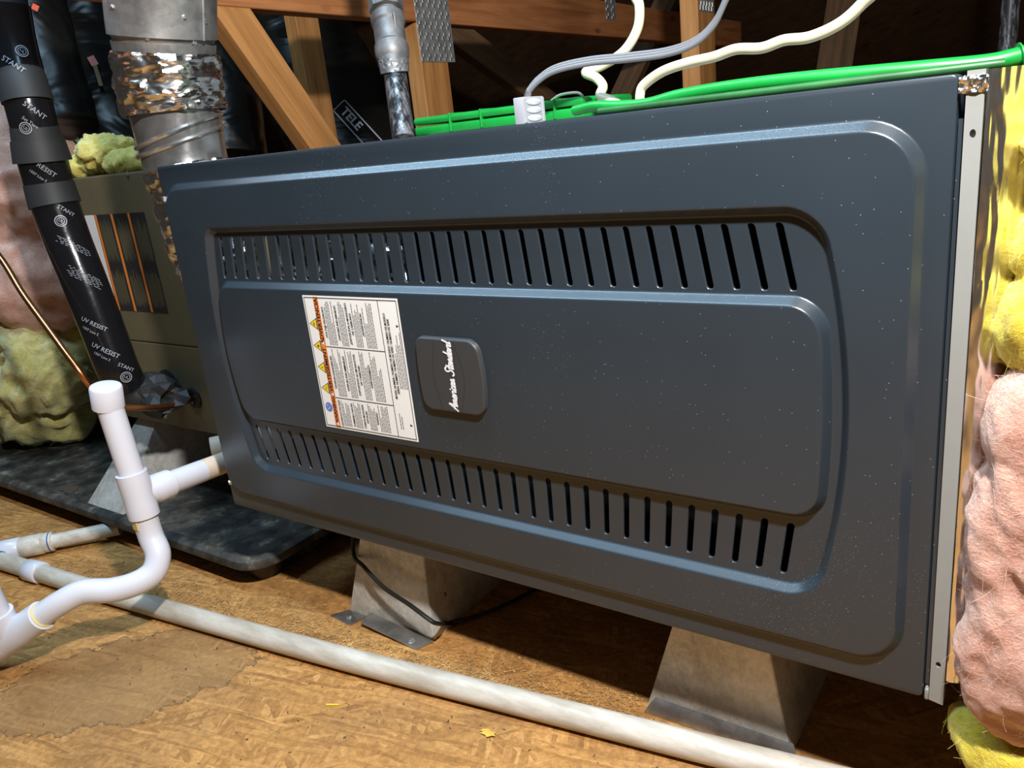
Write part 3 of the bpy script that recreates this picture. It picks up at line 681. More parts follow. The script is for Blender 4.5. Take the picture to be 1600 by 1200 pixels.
st0 = at_y(330, 703, 0.060); mb = MB()
dirn = Vector((0.55, 0.8, 0.0)).normalized()
prof(mb, st0, st0 + dirn, [(0.02, 0.0135), (0.0005, 0.0135), (0, 0.0140), (0.0005, 0.0180), (0.0015, 0.0188), (0.10, 0.0188)], 28)
stub = thing('drain_stub', 'cream open pipe end beside the lower left corner of the furnace door', 'pipe', st0)
mb.build('pipe', 'cream', stub, angle=40)

# ================================================================== coil cabinet and its lines
coil = thing('coil_cabinet', 'olive beige coil cabinet recessed left of the charcoal furnace', 'cabinet', (-0.34, 0.40, Z0))
v, f = bevel_box((-0.60, 0.17, Z0), (-0.118, 0.418, Z0 + 0.4425), 0.002, 2); obj('body', v, f, 'coil', coil)
sz = at_y(250, 536, 0.17).z
v, f = bevel_box((-0.598, 0.1675, sz + 0.0015), (-0.12, 0.171, Z0 + 0.4405), 0.0008, 1); obj('upper_panel', v, f, 'coil', coil)
v, f = bevel_box((-0.598, 0.1675, Z0 + 0.002), (-0.12, 0.171, sz - 0.0015), 0.0008, 1); obj('lower_panel', v, f, 'coil', coil)
YL = 0.1672
def cp(u, v): return at_y(u, v, YL)
lx0, lx1, lz0, lz1 = -0.531, -0.330, Z0 + 0.212, Z0 + 0.379
mb = MB(); mb.box((lx0, YL - 0.0003, lz0), (lx1, YL + 0.0006, lz1)); cl = mb.build('rating_label', 'ink', coil, smooth=False); cl['label'] = 'dark rating label with orange stripes'
mb = MB(); mb.box((lx0, YL - 0.0006, lz0), (lx0 + 0.046, YL - 0.00025, lz1)); mb.build('label_margin', 'white', cl, smooth=False)
for a in (0.048, 0.100, 0.152):
    mb = MB(); mb.box((lx0 + a, YL - 0.0007, lz0), (lx0 + a + 0.006, YL - 0.00025, lz1)); mb.build('orange_stripe', 'orange', cl, smooth=False)
mb = MB(); rnd = random.Random(9)
for a in (0.058, 0.112, 0.163):
    for k in range(16):
        x = lx0 + a + 0.0023 * k
        for z0_, z1_ in ((lz0 + 0.008, lz0 + 0.075), (lz0 + 0.085, lz1 - 0.006)):
            q = z1_ - z0_; mb.add([(x, YL - 0.0006, z0_ + rnd.random() * 0.3 * q), (x + 0.0014, YL - 0.0006, z0_), (x + 0.0014, YL - 0.0006, z1_ - rnd.random() * 0.35 * q), (x, YL - 0.0006, z1_ - rnd.random() * 0.35 * q)], [(0, 1, 2, 3)])
o = mb.build('fine_print', 'coil', cl, smooth=False); o['kind'] = 'stuff'
def grommet(u, v, r, name='grommet'):
    p = cp(u, v); mb = MB(); prof(mb, p + Vector((0, 0.001, 0)), p - Vector((0, 1, 0)), [(0, r), (0.003, r), (0.005, r * 0.85), (0.005, r * 0.55), (0.003, r * 0.5)], 24); mb.build(name, 'rubber', coil); return p
g1 = grommet(304, 622, 0.019); g2 = grommet(266, 606, 0.034)
screw('screw', cp(259, 651), (0, -1, 0), 0.003, coil); screw('screw', cp(199, 272), (0, -1, 0), 0.003, coil)

YS = 0.085
PS = spline([at_y(-8, -80, YS + 0.02) + Vector((-0.14, 0.05, 0.60)), at_y(-8, -80, YS + 0.02) + Vector((-0.075, 0.025, 0.35)), at_y(-8, -80, YS + 0.02) + Vector((-0.032, 0.01, 0.14)), at_y(-8, -80, YS + 0.02), at_y(18, 60, YS + 0.01), at_y(44, 160, YS), at_y(62, 232, YS), at_y(80, 300, YS), at_y(104, 370, YS), at_y(132, 440, YS), at_y(163, 520, YS), at_y(186, 580, YS), at_y(204, 608, YS + 0.012), at_y(232, 616, YS + 0.034), at_y(268, 610, 0.160), at_y(270, 608, 0.175)], 10)
RS = 0.0345
sl = thing('refrigerant_line', 'thick black tape-wrapped refrigerant line running down to the coil cabinet', 'pipe', PS[-1])
FS = frames(PS)
def band(name, mat, i0, i1, r, parent, taper=0.0, lip=True):
    mb = MB(); n = i1 - i0; rad = []
    for k in range(n + 1): rad.append(r + taper * (k / n - 0.5))
    tube(mb, PS[i0:i1 + 1], rad, 28); return mb.build(name, mat, parent, angle=50)
def idx(v_img):        # index of the path sample nearest a picture row
    best = 0; bd_ = 1e9
    for i, p in enumerate(PS):
        d = p - CAM; zc = -sum(RW[2][k] * d[k] for k in range(3)); yv = 600 - FPX * sum(RW[1][k] * d[k] for k in range(3)) / zc
        if abs(yv - v_img) < bd_ and 28 < i < 118: bd_ = abs(yv - v_img); best = i
    return best
mb = MB(); tube(mb, PS, [RS - 0.004] * (len(PS) - 24) + [RS - 0.004 - 0.0006 * k for k in range(24)], 28); mb.build('foam_sleeve', 'foam', sl, angle=50)
for nm, mt, a, b, r, tp_ in (('tape_wrap', 'tape', 12, 118, RS - 0.001, 0), ('foam_collar', 'foam', 118, 162, RS + 0.0005, 0.003), ('tape_wrap', 'tape', 160, 205, RS - 0.001, 0), ('foam_collar', 'foam', 200, 222, RS + 0.001, 0.003),
                          ('foam_collar', 'foam', 220, 250, RS + 0.0055, 0.004), ('tape_wrap', 'tape', 246, 290, RS + 0.0015, 0), ('foam_collar', 'foam', 286, 318, RS + 0.003, 0.002), ('tape_wrap', 'tape', 314, 600, RS - 0.0005, -0.003)):
    i0, i1 = idx(a), idx(b); band(nm, mt, i0, max(i1, i0 + 2), r, sl, tp_)
v_, f_ = bevel_box((-0.055, -0.02, -0.028), (0.055, 0.02, 0.024), 0.010, 2); cpt = at_y(232, 622, 0.125)
mb = MB(); rnd = random.Random(11)
def lump(c, sx, sy, sz_, n, seed, mat, name, parent, amp=0.35):
    bm = bmesh.new(); bmesh.ops.create_icosphere(bm, subdivisions=n, radius=1)
    for v in bm.verts:
        k = 1 + amp * noise.noise(v.co * 1.6 + Vector((seed, 0, 0))); v.co = Vector((c[0] + v.co.x * sx * k, c[1] + v.co.y * sy * k, c[2] + v.co.z * sz_ * k))
    vv = [v.co.copy() for v in bm.verts]; bm.verts.index_update(); ff = [tuple(v.index for v in q.verts) for q in bm.faces]; bm.free()
    return obj(name, vv, ff, mat, parent, angle=12)
lump(at_y(240, 618, 0.122), 0.060, 0.034, 0.030, 3, 4.4, 'foam', 'tape_bundle', sl, 0.7)
# lettering wrapped round the line
def wrap(mb, body, row, off, size, rot, r, bold=0.0, shape=None):
    i = idx(row); t, n, b = FS[i]; c = PS[i]; tocam = (CAM - c); tocam = (tocam - t * tocam.dot(t)).normalized(); sd_ = tocam.cross(t)
    vv, ff = shape if shape else text2d(body, size, 0, 1.0, bold)
    ca, sa = math.cos(rot), math.sin(rot); out = []
    for x, y in vv:
        a = x * ca - y * sa; h = x * sa + y * ca + off     # a along the axis (down the line), h around it
        th = h / r; out.append(c + t * a + (tocam * math.cos(th) + sd_ * math.sin(th)) * (r + 0.0006))
    mb.add(out, ff)
def ringshape(r0, r1, n=24):
    vv = []; ff = []
    for k in range(n):
        a = 2 * PI * k / n; vv += [(r0 * math.cos(a), r0 * math.sin(a)), (r1 * math.cos(a), r1 * math.sin(a))]
    for k in range(n): j = (k + 1) % n; ff.append((2 * k, 2 * k + 1, 2 * j + 1, 2 * j))
    return vv, ff
mb = MB(); RT = RS + 0.0008
RO = 2.25
for body, row, off, size, r in (('STANT', 110, -0.006, 0.013, RT), ('STANT', 176, 0.006, 0.013, RT), ('Set Tape', 188, -0.004, 0.008, RT), ('UV RESIST', 262, -0.004, 0.012, RS + 0.0022), ('1507 Line S', 272, -0.012, 0.007, RS + 0.0022), ('STANT', 336, 0.012, 0.010, RT), ('UV RESIST', 502, -0.010, 0.011, RT), ('1507 Line S', 510, -0.019, 0.007, RT),
                                ('UV RESIST', 545, -0.008, 0.012, RT), ('1507 Line S', 556, -0.016, 0.007, RT), ('STANT', 575, 0.012, 0.010, RT)):
    wrap(mb, body, row, off, size * 0.85, 0.80, r, 0.0)
for row, off in ((98, 0.010), (196, -0.012), (347, 0.0), (585, 0.006)):
    wrap(mb, '', row, off, 0, 0, RT, shape=ringshape(0.0075, 0.0088)); wrap(mb, '', row, off, 0, 0, RT, shape=ringshape(0.0050, 0.0058)); wrap(mb, 'UL', row, off, 0.006, 0.80, RT, 0.0)
rnd = random.Random(2)
for row0, off0, nl in ((395, 0.004, 4), (440, 0.002, 6)):
    for k in range(nl):
        for q in range(7):
            a = rnd.uniform(0.003, 0.0068); x = -0.028 + q * 0.0074 + ((k * 37) % 11) * 0.0009; y = off0 + 0.008 - 0.0026 * k
            ca, sa = math.cos(-0.75), math.sin(-0.75)
            wrap(mb, '', row0, 0, 0, 0.80, RT, shape=([(x, y), (x + a, y), (x + a, y + 0.0007), (x, y + 0.0007)], [(0, 1, 2, 3)]))
mb.build('tape_lettering', 'tapeprint', sl, smooth=False)['kind'] = 'stuff'

YCu = 0.0
PC = spline([at_y(-60, 330, 0.02) + Vector((-0.45, 0.05, 0.25)), at_y(-60, 330, 0.02) + Vector((-0.20, 0.025, 0.14)), at_y(-60, 330, 0.02) + Vector((-0.07, 0.01, 0.06)), at_y(-60, 330, 0.02), at_y(0, 402, 0.01), at_y(35, 458, 0.0), at_y(80, 520, -0.01), at_y(118, 572, -0.015), at_y(150, 612, 0.0), at_y(185, 633, 0.03), at_y(235, 637, 0.075), at_y(280, 631, 0.13), at_y(302, 623, 0.165)], 8)
mb = MB(); tube(mb, PC, 0.0050, 14); o = mb.build('copper_tube', 'copper', loc=PC[-1]); tag(o, 'bare copper tube curving behind the white cap into the coil cabinet', 'tube')

# ================================================================== flue
YF = 0.088
flu = thing('flue_pipe', 'shiny sheet metal flue pipe with crumpled foil tape behind the left end of the furnace', 'flue pipe', at_y(300, 330, YF))
def fpt(u, v): return at_y(u, v, YF)
AX = spline([fpt(249, -70), fpt(252, 15), fpt(256, 62), fpt(262, 110), fpt(270, 160), fpt(280, 205), fpt(293, 262), fpt(325, 350), fpt(350, 430)], 10)
FA = frames(AX)
def fl_i(v):
    best = 0; bd_ = 1e9
    for i, p in enumerate(AX):
        d = p - CAM; zc = -sum(RW[2][k] * d[k] for k in range(3)); yv = 600 - FPX * sum(RW[1][k] * d[k] for k in range(3)) / zc
        if abs(yv - v) < bd_: bd_ = abs(yv - v); best = i
    return best
def shell(name, mat, v0, v1, r0, r1, seg=48, cap=(True, True), parent=flu, extra=None):
    i0, i1 = fl_i(v0), fl_i(v1); n = i1 - i0; mb = MB()
    tube(mb, AX[i0:i1 + 1], [r0 + (r1 - r0) * k / n + (extra(k / n) if extra else 0) for k in range(n + 1)], seg, cap); return mb.build(name, mat, parent, angle=40)
shell('collar', 'collar', -70, 58, 0.0655, 0.0650)
mb = MB(); d_ = (AX[0] - AX[3]).normalized(); tube(mb, [AX[0], AX[0] + d_ * 0.55], 0.0640, 40); mb.build('upper_pipe', 'collar', flu)
shell('crimped_bead', 'collar', 56, 70, 0.0625, 0.0600, extra=lambda t: -0.002 * math.sin(PI * t))
shell('reducer', 'collar', 68, 84, 0.0620, 0.0605)
shell('pipe', 'shiny', 80, 262, 0.0588, 0.0535)
def foilwrap(v0, v1, r, amp, seed, name, a0=0.0, a1=2 * PI):
    i0, i1 = fl_i(v0), fl_i(v1)
    def f(u, v):
        s = i0 + (i1 - i0) * v; i = min(int(s), len(AX) - 2); k = s - i; c = AX[i].lerp(AX[i + 1], k); t, n, b = FA[i]
        a = a0 + (a1 - a0) * u; d = n * math.cos(a) + b * math.sin(a)
        return c + d * (r + 0.003 * math.sin(v * PI)), d
    crumple(MB(), f, 120, 60, amp, 30, seed, True, (1, 1, 1.25)).build(name, 'foil', flu, angle=22)
foilwrap(80, 176, 0.0615, 0.0034, 2.0, 'foil_tape')
foilwrap(262, 428, 0.0535, 0.0040, 5.0, 'foil_tape')
def seamring(vc, tilt, r, name='elbow_seam'):
    i = fl_i(vc); t, n, b = FA[i]; c = AX[i]; mb = MB(); path = []
    tc = (CAM - c); tc = (tc - t * tc.dot(t)).normalized(); sd_ = t.cross(tc)
    N = 48; R = []
    for k in range(N):
        a = 2 * PI * k / N; d = sd_ * math.cos(a) + tc * math.sin(a); p = c + d * r + t * tilt * math.cos(a)
        R.append([p + (d * math.cos(q) + t * math.sin(q)) * 0.0030 for q in [2 * PI * j / 8 for j in range(8)]])
    R.append(R[0]); mb.rings(R, True, (False, False)); mb.build(name, 'shiny', flu)
seamring(206, 0.016, 0.0560); seamring(222, 0.015, 0.0550)
for u, v in ((183, 13), (287, 14), (322, 19), (230, 59), (307, 62)):
    i = fl_i(v); c = AX[i]; d = (at_y(u, v, YF) - c); t = FA[i][0]; d = d - t * d.dot(t); tc = (CAM - c); tc = (tc - t * tc.dot(t)).normalized(); s_ = t.cross(tc)
    x = max(-0.98, min(0.98, d.dot(s_) / 0.0655)); n_ = s_ * x + tc * math.sqrt(1 - x * x)
    screw('rivet', c + n_ * (0.0648 if v < 55 else 0.0615) + t * 0.0, n_, 0.0026, flu, 'bare')
i = fl_i(30); mb = MB()
i0, i1 = fl_i(-60), fl_i(54); t, n, b = FA[i]; c = AX[i]; tc = (CAM - c); tc = (tc - t * tc.dot(t)).normalized(); s_ = t.cross(tc)
dseam = (at_y(316, 30, YF) - c).dot(s_)
sg = 1 if dseam > 0 else -1
a_ = math.acos(min(1, abs(dseam) / 0.0655)); dn = s_ * sg * math.cos(a_) + tc * math.sin(a_)
mb.hexa([AX[i0] + dn * 0.0640 + s_ * sg * 0.001, AX[i0] + dn * 0.0672 + s_ * sg * 0.001, AX[i0] + dn * 0.0672 - s_ * sg * 0.001, AX[i0] + dn * 0.0640 - s_ * sg * 0.001],
        [AX[i1] + dn * 0.0640 + s_ * sg * 0.001, AX[i1] + dn * 0.0672 + s_ * sg * 0.001, AX[i1] + dn * 0.0672 - s_ * sg * 0.001, AX[i1] + dn * 0.0640 - s_ * sg * 0.001]); mb.build('lap_seam', 'collar', flu, smooth=False)

# ================================================================== gas pipe
g0 = at_d(631, 216, 0.95); g0.z = Z0 + H; ga = Vector((0.0, 0.0, 1.0))
gtop = at_d(600, -12, 0.985)
gd = (gtop - g0).normalized()
gas = thing('gas_pipe', 'black iron gas pipe with cast fitting rising behind the furnace top', 'pipe', g0)
def gs(v): 
    q = [(abs((600 - FPX * sum(RW[1][k] * (g0 + gd * s - CAM)[k] for k in range(3)) / -sum(RW[2][k] * (g0 + gd * s - CAM)[k] for k in range(3))) - v), s) for s in [x * 0.001 for x in range(0, 260)]]
    return min(q)[1]
sa_, sb_, sc2, sd2, se = gs(105), gs(78), gs(28), gs(12), gs(-40)
mb = MB(); prof(mb, g0, gtop, [(0.0, 0.0138), (sa_, 0.0138)], 28); mb.build('riser', 'iron', gas)
mb = MB(); prof(mb, g0, gtop, [(sa_ - 0.006, 0.0140), (sa_ - 0.002, 0.0165), (sa_ + 0.008, 0.0172), (sa_ + 0.012, 0.0195), (sa_ + 0.017, 0.0208), (sa_ + 0.027, 0.0208), (sa_ + 0.030, 0.0190), (sc2 - 0.012, 0.0190), (sc2 - 0.009, 0.0208), (sc2 + 0.001, 0.0208), (sc2 + 0.003, 0.0185), (sc2 + 0.004, 0.0150)], 32); cpl = mb.build('coupling', 'silver', gas, angle=18)
def sealant(u, v):
    a = 2 * PI * u; n = Vector((math.cos(a), math.sin(a), 0)); return g0 + gd * (sa_ - 0.008 + 0.018 * v) + n * (0.0158 + 0.002 * v), n
crumple(MB(), sealant, 60, 10, 0.0014, 160, 2.2).build('thread_sealant', 'silver', gas, angle=30)
mb = MB(); prof(mb, g0, gtop, [(sc2, 0.0150), (sd2 - 0.004, 0.0150), (sd2 - 0.003, 0.0150)], 24); mb.build('nipple', 'silver', gas)
mb = MB(); prof(mb, g0, gtop, [(sd2 - 0.006, 0.0150), (sd2 - 0.005, 0.0215), (sd2 + 0.020, 0.0215), (sd2 + 0.022, 0.0190), (se, 0.0190)], 8); mb.build('union_nut', 'silver', gas, angle=20)
mb = MB(); prof(mb, g0, gtop, [(se - 0.002, 0.0138), (0.95, 0.0138)], 28); mb.build('upper_pipe', 'iron', gas)
mb = MB()
for s, k in ((0.36, 1), (0.6, 1)):
    pass
sd_dir = (CAM - g0); sd_dir = (sd_dir - gd * sd_dir.dot(gd)).normalized(); sx_ = gd.cross(sd_dir)
c = g0 + gd * (sa_ + 0.027 + (sc2 - sa_ - 0.027) * 0.45) + (sd_dir * math.cos(0.45) + sx_ * math.sin(0.45)) * 0.0190
v_, f_ = bevel_box((-0.0012, -0.0012, -0.014), (0.0012, 0.0012, 0.014), 0.0005, 1); mb.add([c + Vector(p) for p in v_], f_); mb.build('cast_rib', 'silver', cpl)

# ================================================================== things on the furnace top
ZT = Z0 + H
gc = thing('green_case', 'green plastic case lying on the furnace top behind the grey connector', 'case', (0.55, 0.09, ZT))
ya = 0.10
xa, xb = at_y(646, 195, ya).x, at_y(912, 165, ya).x
zt0 = at_y(650, 183, ya).z; zt1 = at_y(905, 153, ya).z; ztop = (zt0 + zt1) / 2
v_, f_ = bevel_box((xa, ya, ZT + 0.0005), (xb, ya + 0.10, ZT + 0.010), 0.0025, 2); obj('lower_shell', v_, f_, 'green', gc)
v_, f_ = bevel_box((xa, ya - 0.0006, ZT + 0.0112), (xb, ya + 0.10, ztop), 0.0030, 2); obj('lid', v_, f_, 'green', gc)
for u in (703, 752, 868):
    x = at_y(u, 185, ya).x; v_, f_ = bevel_box((x - 0.0010, ya - 0.0016, ZT + 0.002), (x + 0.0010, ya + 0.06, ztop + 0.0008), 0.0004, 1); obj('rib', v_, f_, 'green', gc)
x = at_y(876, 158, ya).x; mb = MB(); tube(mb, spline([Vector((x - 0.016, ya + 0.01, ztop)), Vector((x - 0.006, ya + 0.01, ztop + 0.004)), Vector((x + 0.012, ya + 0.01, ztop + 0.004)), Vector((x + 0.018, ya + 0.01, ztop))], 4), 0.0013, 8); mb.build('wire_latch', 'bare', gc)

cn = thing('cable_connector', 'light grey plastic connector with three round cells on the furnace top', 'connector', (at_y(812, 180, 0.05).x, 0.05, ZT))
yc = 0.040; x0 = at_y(803, 172, yc).x; x1 = at_y(818, 172, yc).x; zc1 = at_y(812, 152, yc).z; yb = at_x(850, 165, x1).y
v_, f_ = bevel_box((x0, yc, ZT + 0.0003), (x1, yb, zc1), 0.0008, 2); obj('housing', v_, f_, 'grey', cn)
hz = zc1 - ZT; ym = (yc + yb) / 2; wy = (yb - yc)
for k in range(3):
    zc = zc1 - hz * (0.20 + 0.30 * k); mb = MB()
    ring = [(ym + wy * 0.34 * math.cos(2 * PI * j / 20), zc + hz * 0.125 * math.sin(2 * PI * j / 20)) for j in range(20)]
    mb.rings([[(x1 - 0.0004, p[0], p[1]) for p in ring], [(x1 + 0.0005, p[0], p[1]) for p in ring], [(x1 + 0.0008, ym + (p[0] - ym) * 0.88, zc + (p[1] - zc) * 0.88) for p in ring]], cap=(False, True))
    mb.build('cell', 'celldisc', cn)
for y_ in (yc + wy * 0.07, yb - wy * 0.07):
    v_, f_ = bevel_box((x1 - 0.0003, y_ - wy * 0.05, ZT + 0.001), (x1 + 0.0011, y_ + wy * 0.05, zc1 - 0.001), 0.0003, 1); obj('side_rail', v_, f_, 'grey', cn)
def cable(name, label, pts, r, mat, seg=14, flat=1.0, n=8):
    P = spline(pts, n); mb = MB(); tube(mb, P, r, seg, flat=flat); o = mb.build(name, mat, loc=P[0]); return tag(o, label, 'cable')
gcb = thing('flat_cable', 'grey flat cable arching from the grey connector up to the right', 'cable', ((x0 + x1) / 2, ym, zc1))
pg = [Vector(((x0 + x1) / 2, ym, zc1 + 0.0002)), at_y(824, 146, 0.066), at_y(840, 126, 0.070), at_y(868, 108, 0.074), at_y(920, 96, 0.080), at_y(980, 90, 0.084), at_y(1040, 82, 0.086), at_y(1085, 66, 0.086), at_y(1115, 38, 0.086), at_y(1134, 0, 0.086), at_y(1160, -60, 0.086), at_y(1160, -60, 0.086) + Vector((0.007, 0.0105, 0.0525)), at_y(1160, -60, 0.086) + Vector((0.022, 0.033, 0.165)), at_y(1160, -60, 0.086) + Vector((0.05, 0.075, 0.375)), at_y(1160, -60, 0.086) + Vector((0.1, 0.15, 0.75))]
P = spline(pg, 8); FR = frames(P)
for k in (-1, 0, 1):
    mb = MB(); tube(mb, [p + (Vector((0, 0.62, 0.78)) * k * 0.0027) for p in P], 0.0021, 10); mb.build('conductor', 'greycable', gcb)
cable('white_cable', 'cream cable kinked behind the grey flat cable, hanging from the rafters', [at_y(980, -60, 0.16) + Vector((-0.05, 0.2, 0.75)), at_y(980, -60, 0.16) + Vector((-0.025, 0.1, 0.375)), at_y(980, -60, 0.16) + Vector((-0.011, 0.044, 0.165)), at_y(980, -60, 0.16) + Vector((-0.0035, 0.014, 0.0525)), at_y(980, -60, 0.16), at_y(992, -8, 0.155), at_y(999, 10, 0.15), at_y(996, 45, 0.15), at_y(975, 80, 0.145), at_y(940, 103, 0.14), at_y(915, 113, 0.13), at_y(932, 122, 0.125), at_y(942, 135, 0.12), at_y(938, 150, 0.115), at_y(955, 157, 0.11), Vector((at_y(975, 162, 0.11).x, 0.11, ZT + 0.0048))], 0.0044, 'creamcable')
cable('white_cable', 'cream cable rising across the wooden post to the upper right', [Vector((at_y(1000, 160, 0.07).x, 0.07, ZT + 0.0048)), at_y(1000, 148, 0.07), at_y(1006, 133, 0.07), at_y(1035, 112, 0.068), at_y(1075, 98, 0.066), at_y(1115, 89, 0.064), at_y(1150, 77, 0.062), at_y(1190, 75, 0.06), at_y(1225, 63, 0.06), at_y(1265, 58, 0.06), at_y(1310, 38, 0.06), at_y(1345, 8, 0.06), at_y(1385, -40, 0.06), at_y(1385, -40, 0.06) + Vector((0.0084, 0.0175, 0.049)), at_y(1385, -40, 0.06) + Vector((0.0264, 0.055, 0.154)), at_y(1385, -40, 0.06) + Vector((0.06, 0.125, 0.35)), at_y(1385, -40, 0.06) + Vector((0.12, 0.25, 0.7))], 0.0040, 'creamcable')
hs = thing('green_hose', 'bright green hose lying along the front edge of the furnace top', 'hose', (0.7, 0.03, ZT))
PH = spline([Vector((at_y(898, 175, 0.045).x, 0.045, ZT + 0.0062)), at_y(930, 166, 0.040), at_y(965, 166, 0.036), at_y(1010, 163, 0.034), at_y(1060, 150, 0.032), at_y(1130, 138, 0.031), at_y(1220, 127, 0.030), at_y(1330, 117, 0.030), at_y(1450, 107, 0.032), at_y(1540, 99, 0.036), at_y(1585, 90, 0.040), at_y(1660, 70, 0.05)], 10)
mb = MB(); tube(mb, PH, lambda t: 0.0042 + 0.0016 * t, 16); mb.build('tube', 'green', hs)
PH2 = [Vector((p.x, p.y - 0.008, ZT + 0.0030)) for p in PH[14:98]]
mb = MB(); tube(mb, PH2, 0.0028, 14); mb.build('second_tube', 'green_d', hs)
for k in range(5):
    i = 101 + k * 2
    if i < len(PH) - 1: mb = MB(); tube(mb, [PH[i] + (PH[i + 1] - PH[i]) * q for q in (0.0, 0.15, 0.5, 0.85)], [0.0062, 0.0080, 0.0080, 0.0062], 18); mb.build('ferrule_ring', 'green', hs)
rp = thing('vent_pipe', 'dark vertical pipe standing in the shadows at the far right', 'pipe', at_d(1575, 200, 1.3))
b_ = at_d(1572, 100, 1.35); b_.z = 0.001; mb = MB(); tube(mb, [b_, Vector((b_.x, b_.y, 1.6))], 0.0135, 20); mb.build('pipe', 'iron', rp)
rp.location = b_
for ch in rp.children: ch.location = Vector((0, 0, 0)); ch.data.transform(Matrix.Translation(Vector(rp['_o']) - b_))
rp['_o'] = tuple(b_)

# ================================================================== glass wool
def fluff(name, label, cat, ells, amp, freq, vox, mat, fibmat, nf, seed, group=None, fib=0.02):
    bm = bmesh.new()
    for c, r in ells:
        m4 = Matrix.Translation(Vector(c)) @ Matrix.Diagonal((*r, 1)); bmesh.ops.create_icosphere(bm, subdivisions=3, radius=1, matrix=m4)
    me = bpy.data.meshes.new('tmp'); bm.to_mesh(me); bm.free(); o = bpy.data.objects.new('tmp', me); COL.objects.link(o)
    md = o.modifiers.new('r', 'REMESH'); md.mode = 'VOXEL'; md.voxel_size = vox
    m2 = o.modifiers.new('s', 'SMOOTH'); m2.iterations = 4; m2.factor = 0.5
    dg = bpy.context.evaluated_depsgraph_get(); ev = o.evaluated_get(dg).to_mesh()
    vv = []; sv = Vector((seed, seed * 2, seed * 3))
    N_ = [v.normal.copy() for v in ev.vertices]
    for v in ev.vertices:
        p = v.co; q = p * freq + sv
        wv = Vector((noise.noise(q * 0.7), noise.noise(q * 0.7 + Vector((9, 2, 4))), noise.noise(q * 0.7 + Vector((4, 7, 1)))))
        h = noise.noise(q + wv * 1.4) * 1.0 + (0.5 - abs(noise.noise(q * 2.1 + wv))) * 0.7 + noise.noise(q * 4.3 + wv * 2) * 0.26 + noise.noise(q * 8.1 + wv * 3) * 0.10
        vv.append(p + v.normal * amp * h)
    ff = [tuple(p.vertices) for p in ev.polygons]
    o.evaluated_get(dg).to_mesh_clear(); bpy.data.objects.remove(o); bpy.data.meshes.remove(me)
    base = Vector(ells[0][0])
    root = thing(name, label, cat, base, group)
    obj('wool_batt', vv, ff, mat, root, angle=180)
    rnd = random.Random(int(seed * 100)); mb = MB()
    for k in range(nf):
        i = rnd.randrange(len(vv)); p = Vector(vv[i]); n = N_[i]
        if n.dot(CAM - p) < -0.02: continue
        d = Vector((rnd.gauss(0, 1), rnd.gauss(0, 1), rnd.gauss(0, 1))); d = (d - n * d.dot(n) * 0.93).normalized()
        c = Vector((rnd.gauss(0, 1), rnd.gauss(0, 1), rnd.gauss(0, 1))) * 0.5 - n * 0.45; L = fib * rnd.uniform(0.4, 1.2); wd = d.cross(n).normalized() * (0.00008 if fib < 0.02 else 0.00018)
        P = [p + n * 0.0008 + (d * t + c * t * t * 0.6) * L for t in (0, 0.33, 0.66, 1.0)]
        o_ = len(mb.v)
        for q in P: mb.v += [tuple(q - wd), tuple(q + wd)]
        mb.f += [(o_ + 2 * j, o_ + 2 * j + 1, o_ + 2 * j + 3, o_ + 2 * j + 2) for j in range(3)]
    fb = mb.build('loose_fibres', fibmat, root, smooth=False); fb['kind'] = 'stuff'
    return root
WG = 'glass wool insulation batts'
fluff('insulation_batt', 'bright yellow glass wool at the upper right beside the furnace', 'insulation', [((0.962, 0.028, Z0 + 0.400), (0.092, 0.055, 0.062)), ((0.957, 0.028, Z0 + 0.338), (0.088, 0.055, 0.045)), ((0.954, 0.022, Z0 + 0.290), (0.092, 0.058, 0.050)), ((1.02, 0.05, Z0 + 0.33), (0.12, 0.07, 0.13))], 0.007, 22, 0.0035, 'yel', 'fib_y', 11000, 1.3, WG, 0.013)
fluff('insulation_batt', 'pink glass wool at the right beside the lower furnace flange', 'insulation', [((0.952, 0.000, Z0 + 0.226), (0.090, 0.050, 0.062)), ((0.955, 0.004, Z0 + 0.185), (0.090, 0.050, 0.060)), ((0.945, -0.006, Z0 + 0.150), (0.086, 0.045, 0.050)), ((0.944, -0.008, Z0 + 0.110), (0.082, 0.045, 0.050)), ((0.905, -0.016, Z0 + 0.068), (0.043, 0.036, 0.066)), ((0.896, -0.012, Z0 + 0.150), (0.033, 0.030, 0.080)), ((0.985, 0.0, Z0 + 0.10), (0.075, 0.045, 0.09)), ((1.03, 0.03, Z0 + 0.12), (0.12, 0.06, 0.13))], 0.007, 17, 0.0032, 'pink', 'fib_p', 12000, 2.7, WG, 0.014)
fluff('insulation_batt', 'yellow glass wool tuft below the pink wool at lower right', 'insulation', [((0.945, 0.006, Z0 - 0.020), (0.086, 0.048, 0.028)), ((1.02, 0.03, Z0 - 0.01), (0.10, 0.06, 0.035))], 0.007, 24, 0.0035, 'yel', 'fib_y', 4000, 4.1, WG, 0.012)
fluff('insulation_batt', 'pink glass wool at far left behind the black wrapped line', 'insulation', [(at_y(20, 290, 0.25), (0.20, 0.13, 0.16)), (at_y(55, 420, 0.25), (0.17, 0.13, 0.15)), (at_y(-60, 400, 0.28), (0.25, 0.18, 0.22))], 0.024, 9, 0.010, 'pink', 'fib_p', 6000, 5.9, WG, 0.03)
fluff('insulation_batt', 'grimy yellow glass wool at far left above the drain pan', 'insulation', [(at_y(15, 600, 0.20), (0.17, 0.12, 0.12)), (at_y(70, 560, 0.22), (0.13, 0.10, 0.12)), (at_y(80, 640, 0.24), (0.12, 0.10, 0.06)), (at_y(-80, 610, 0.25), (0.25, 0.15, 0.13))], 0.026, 13, 0.008, 'yel_d', 'fib_d', 9000, 7.7, WG, 0.035)
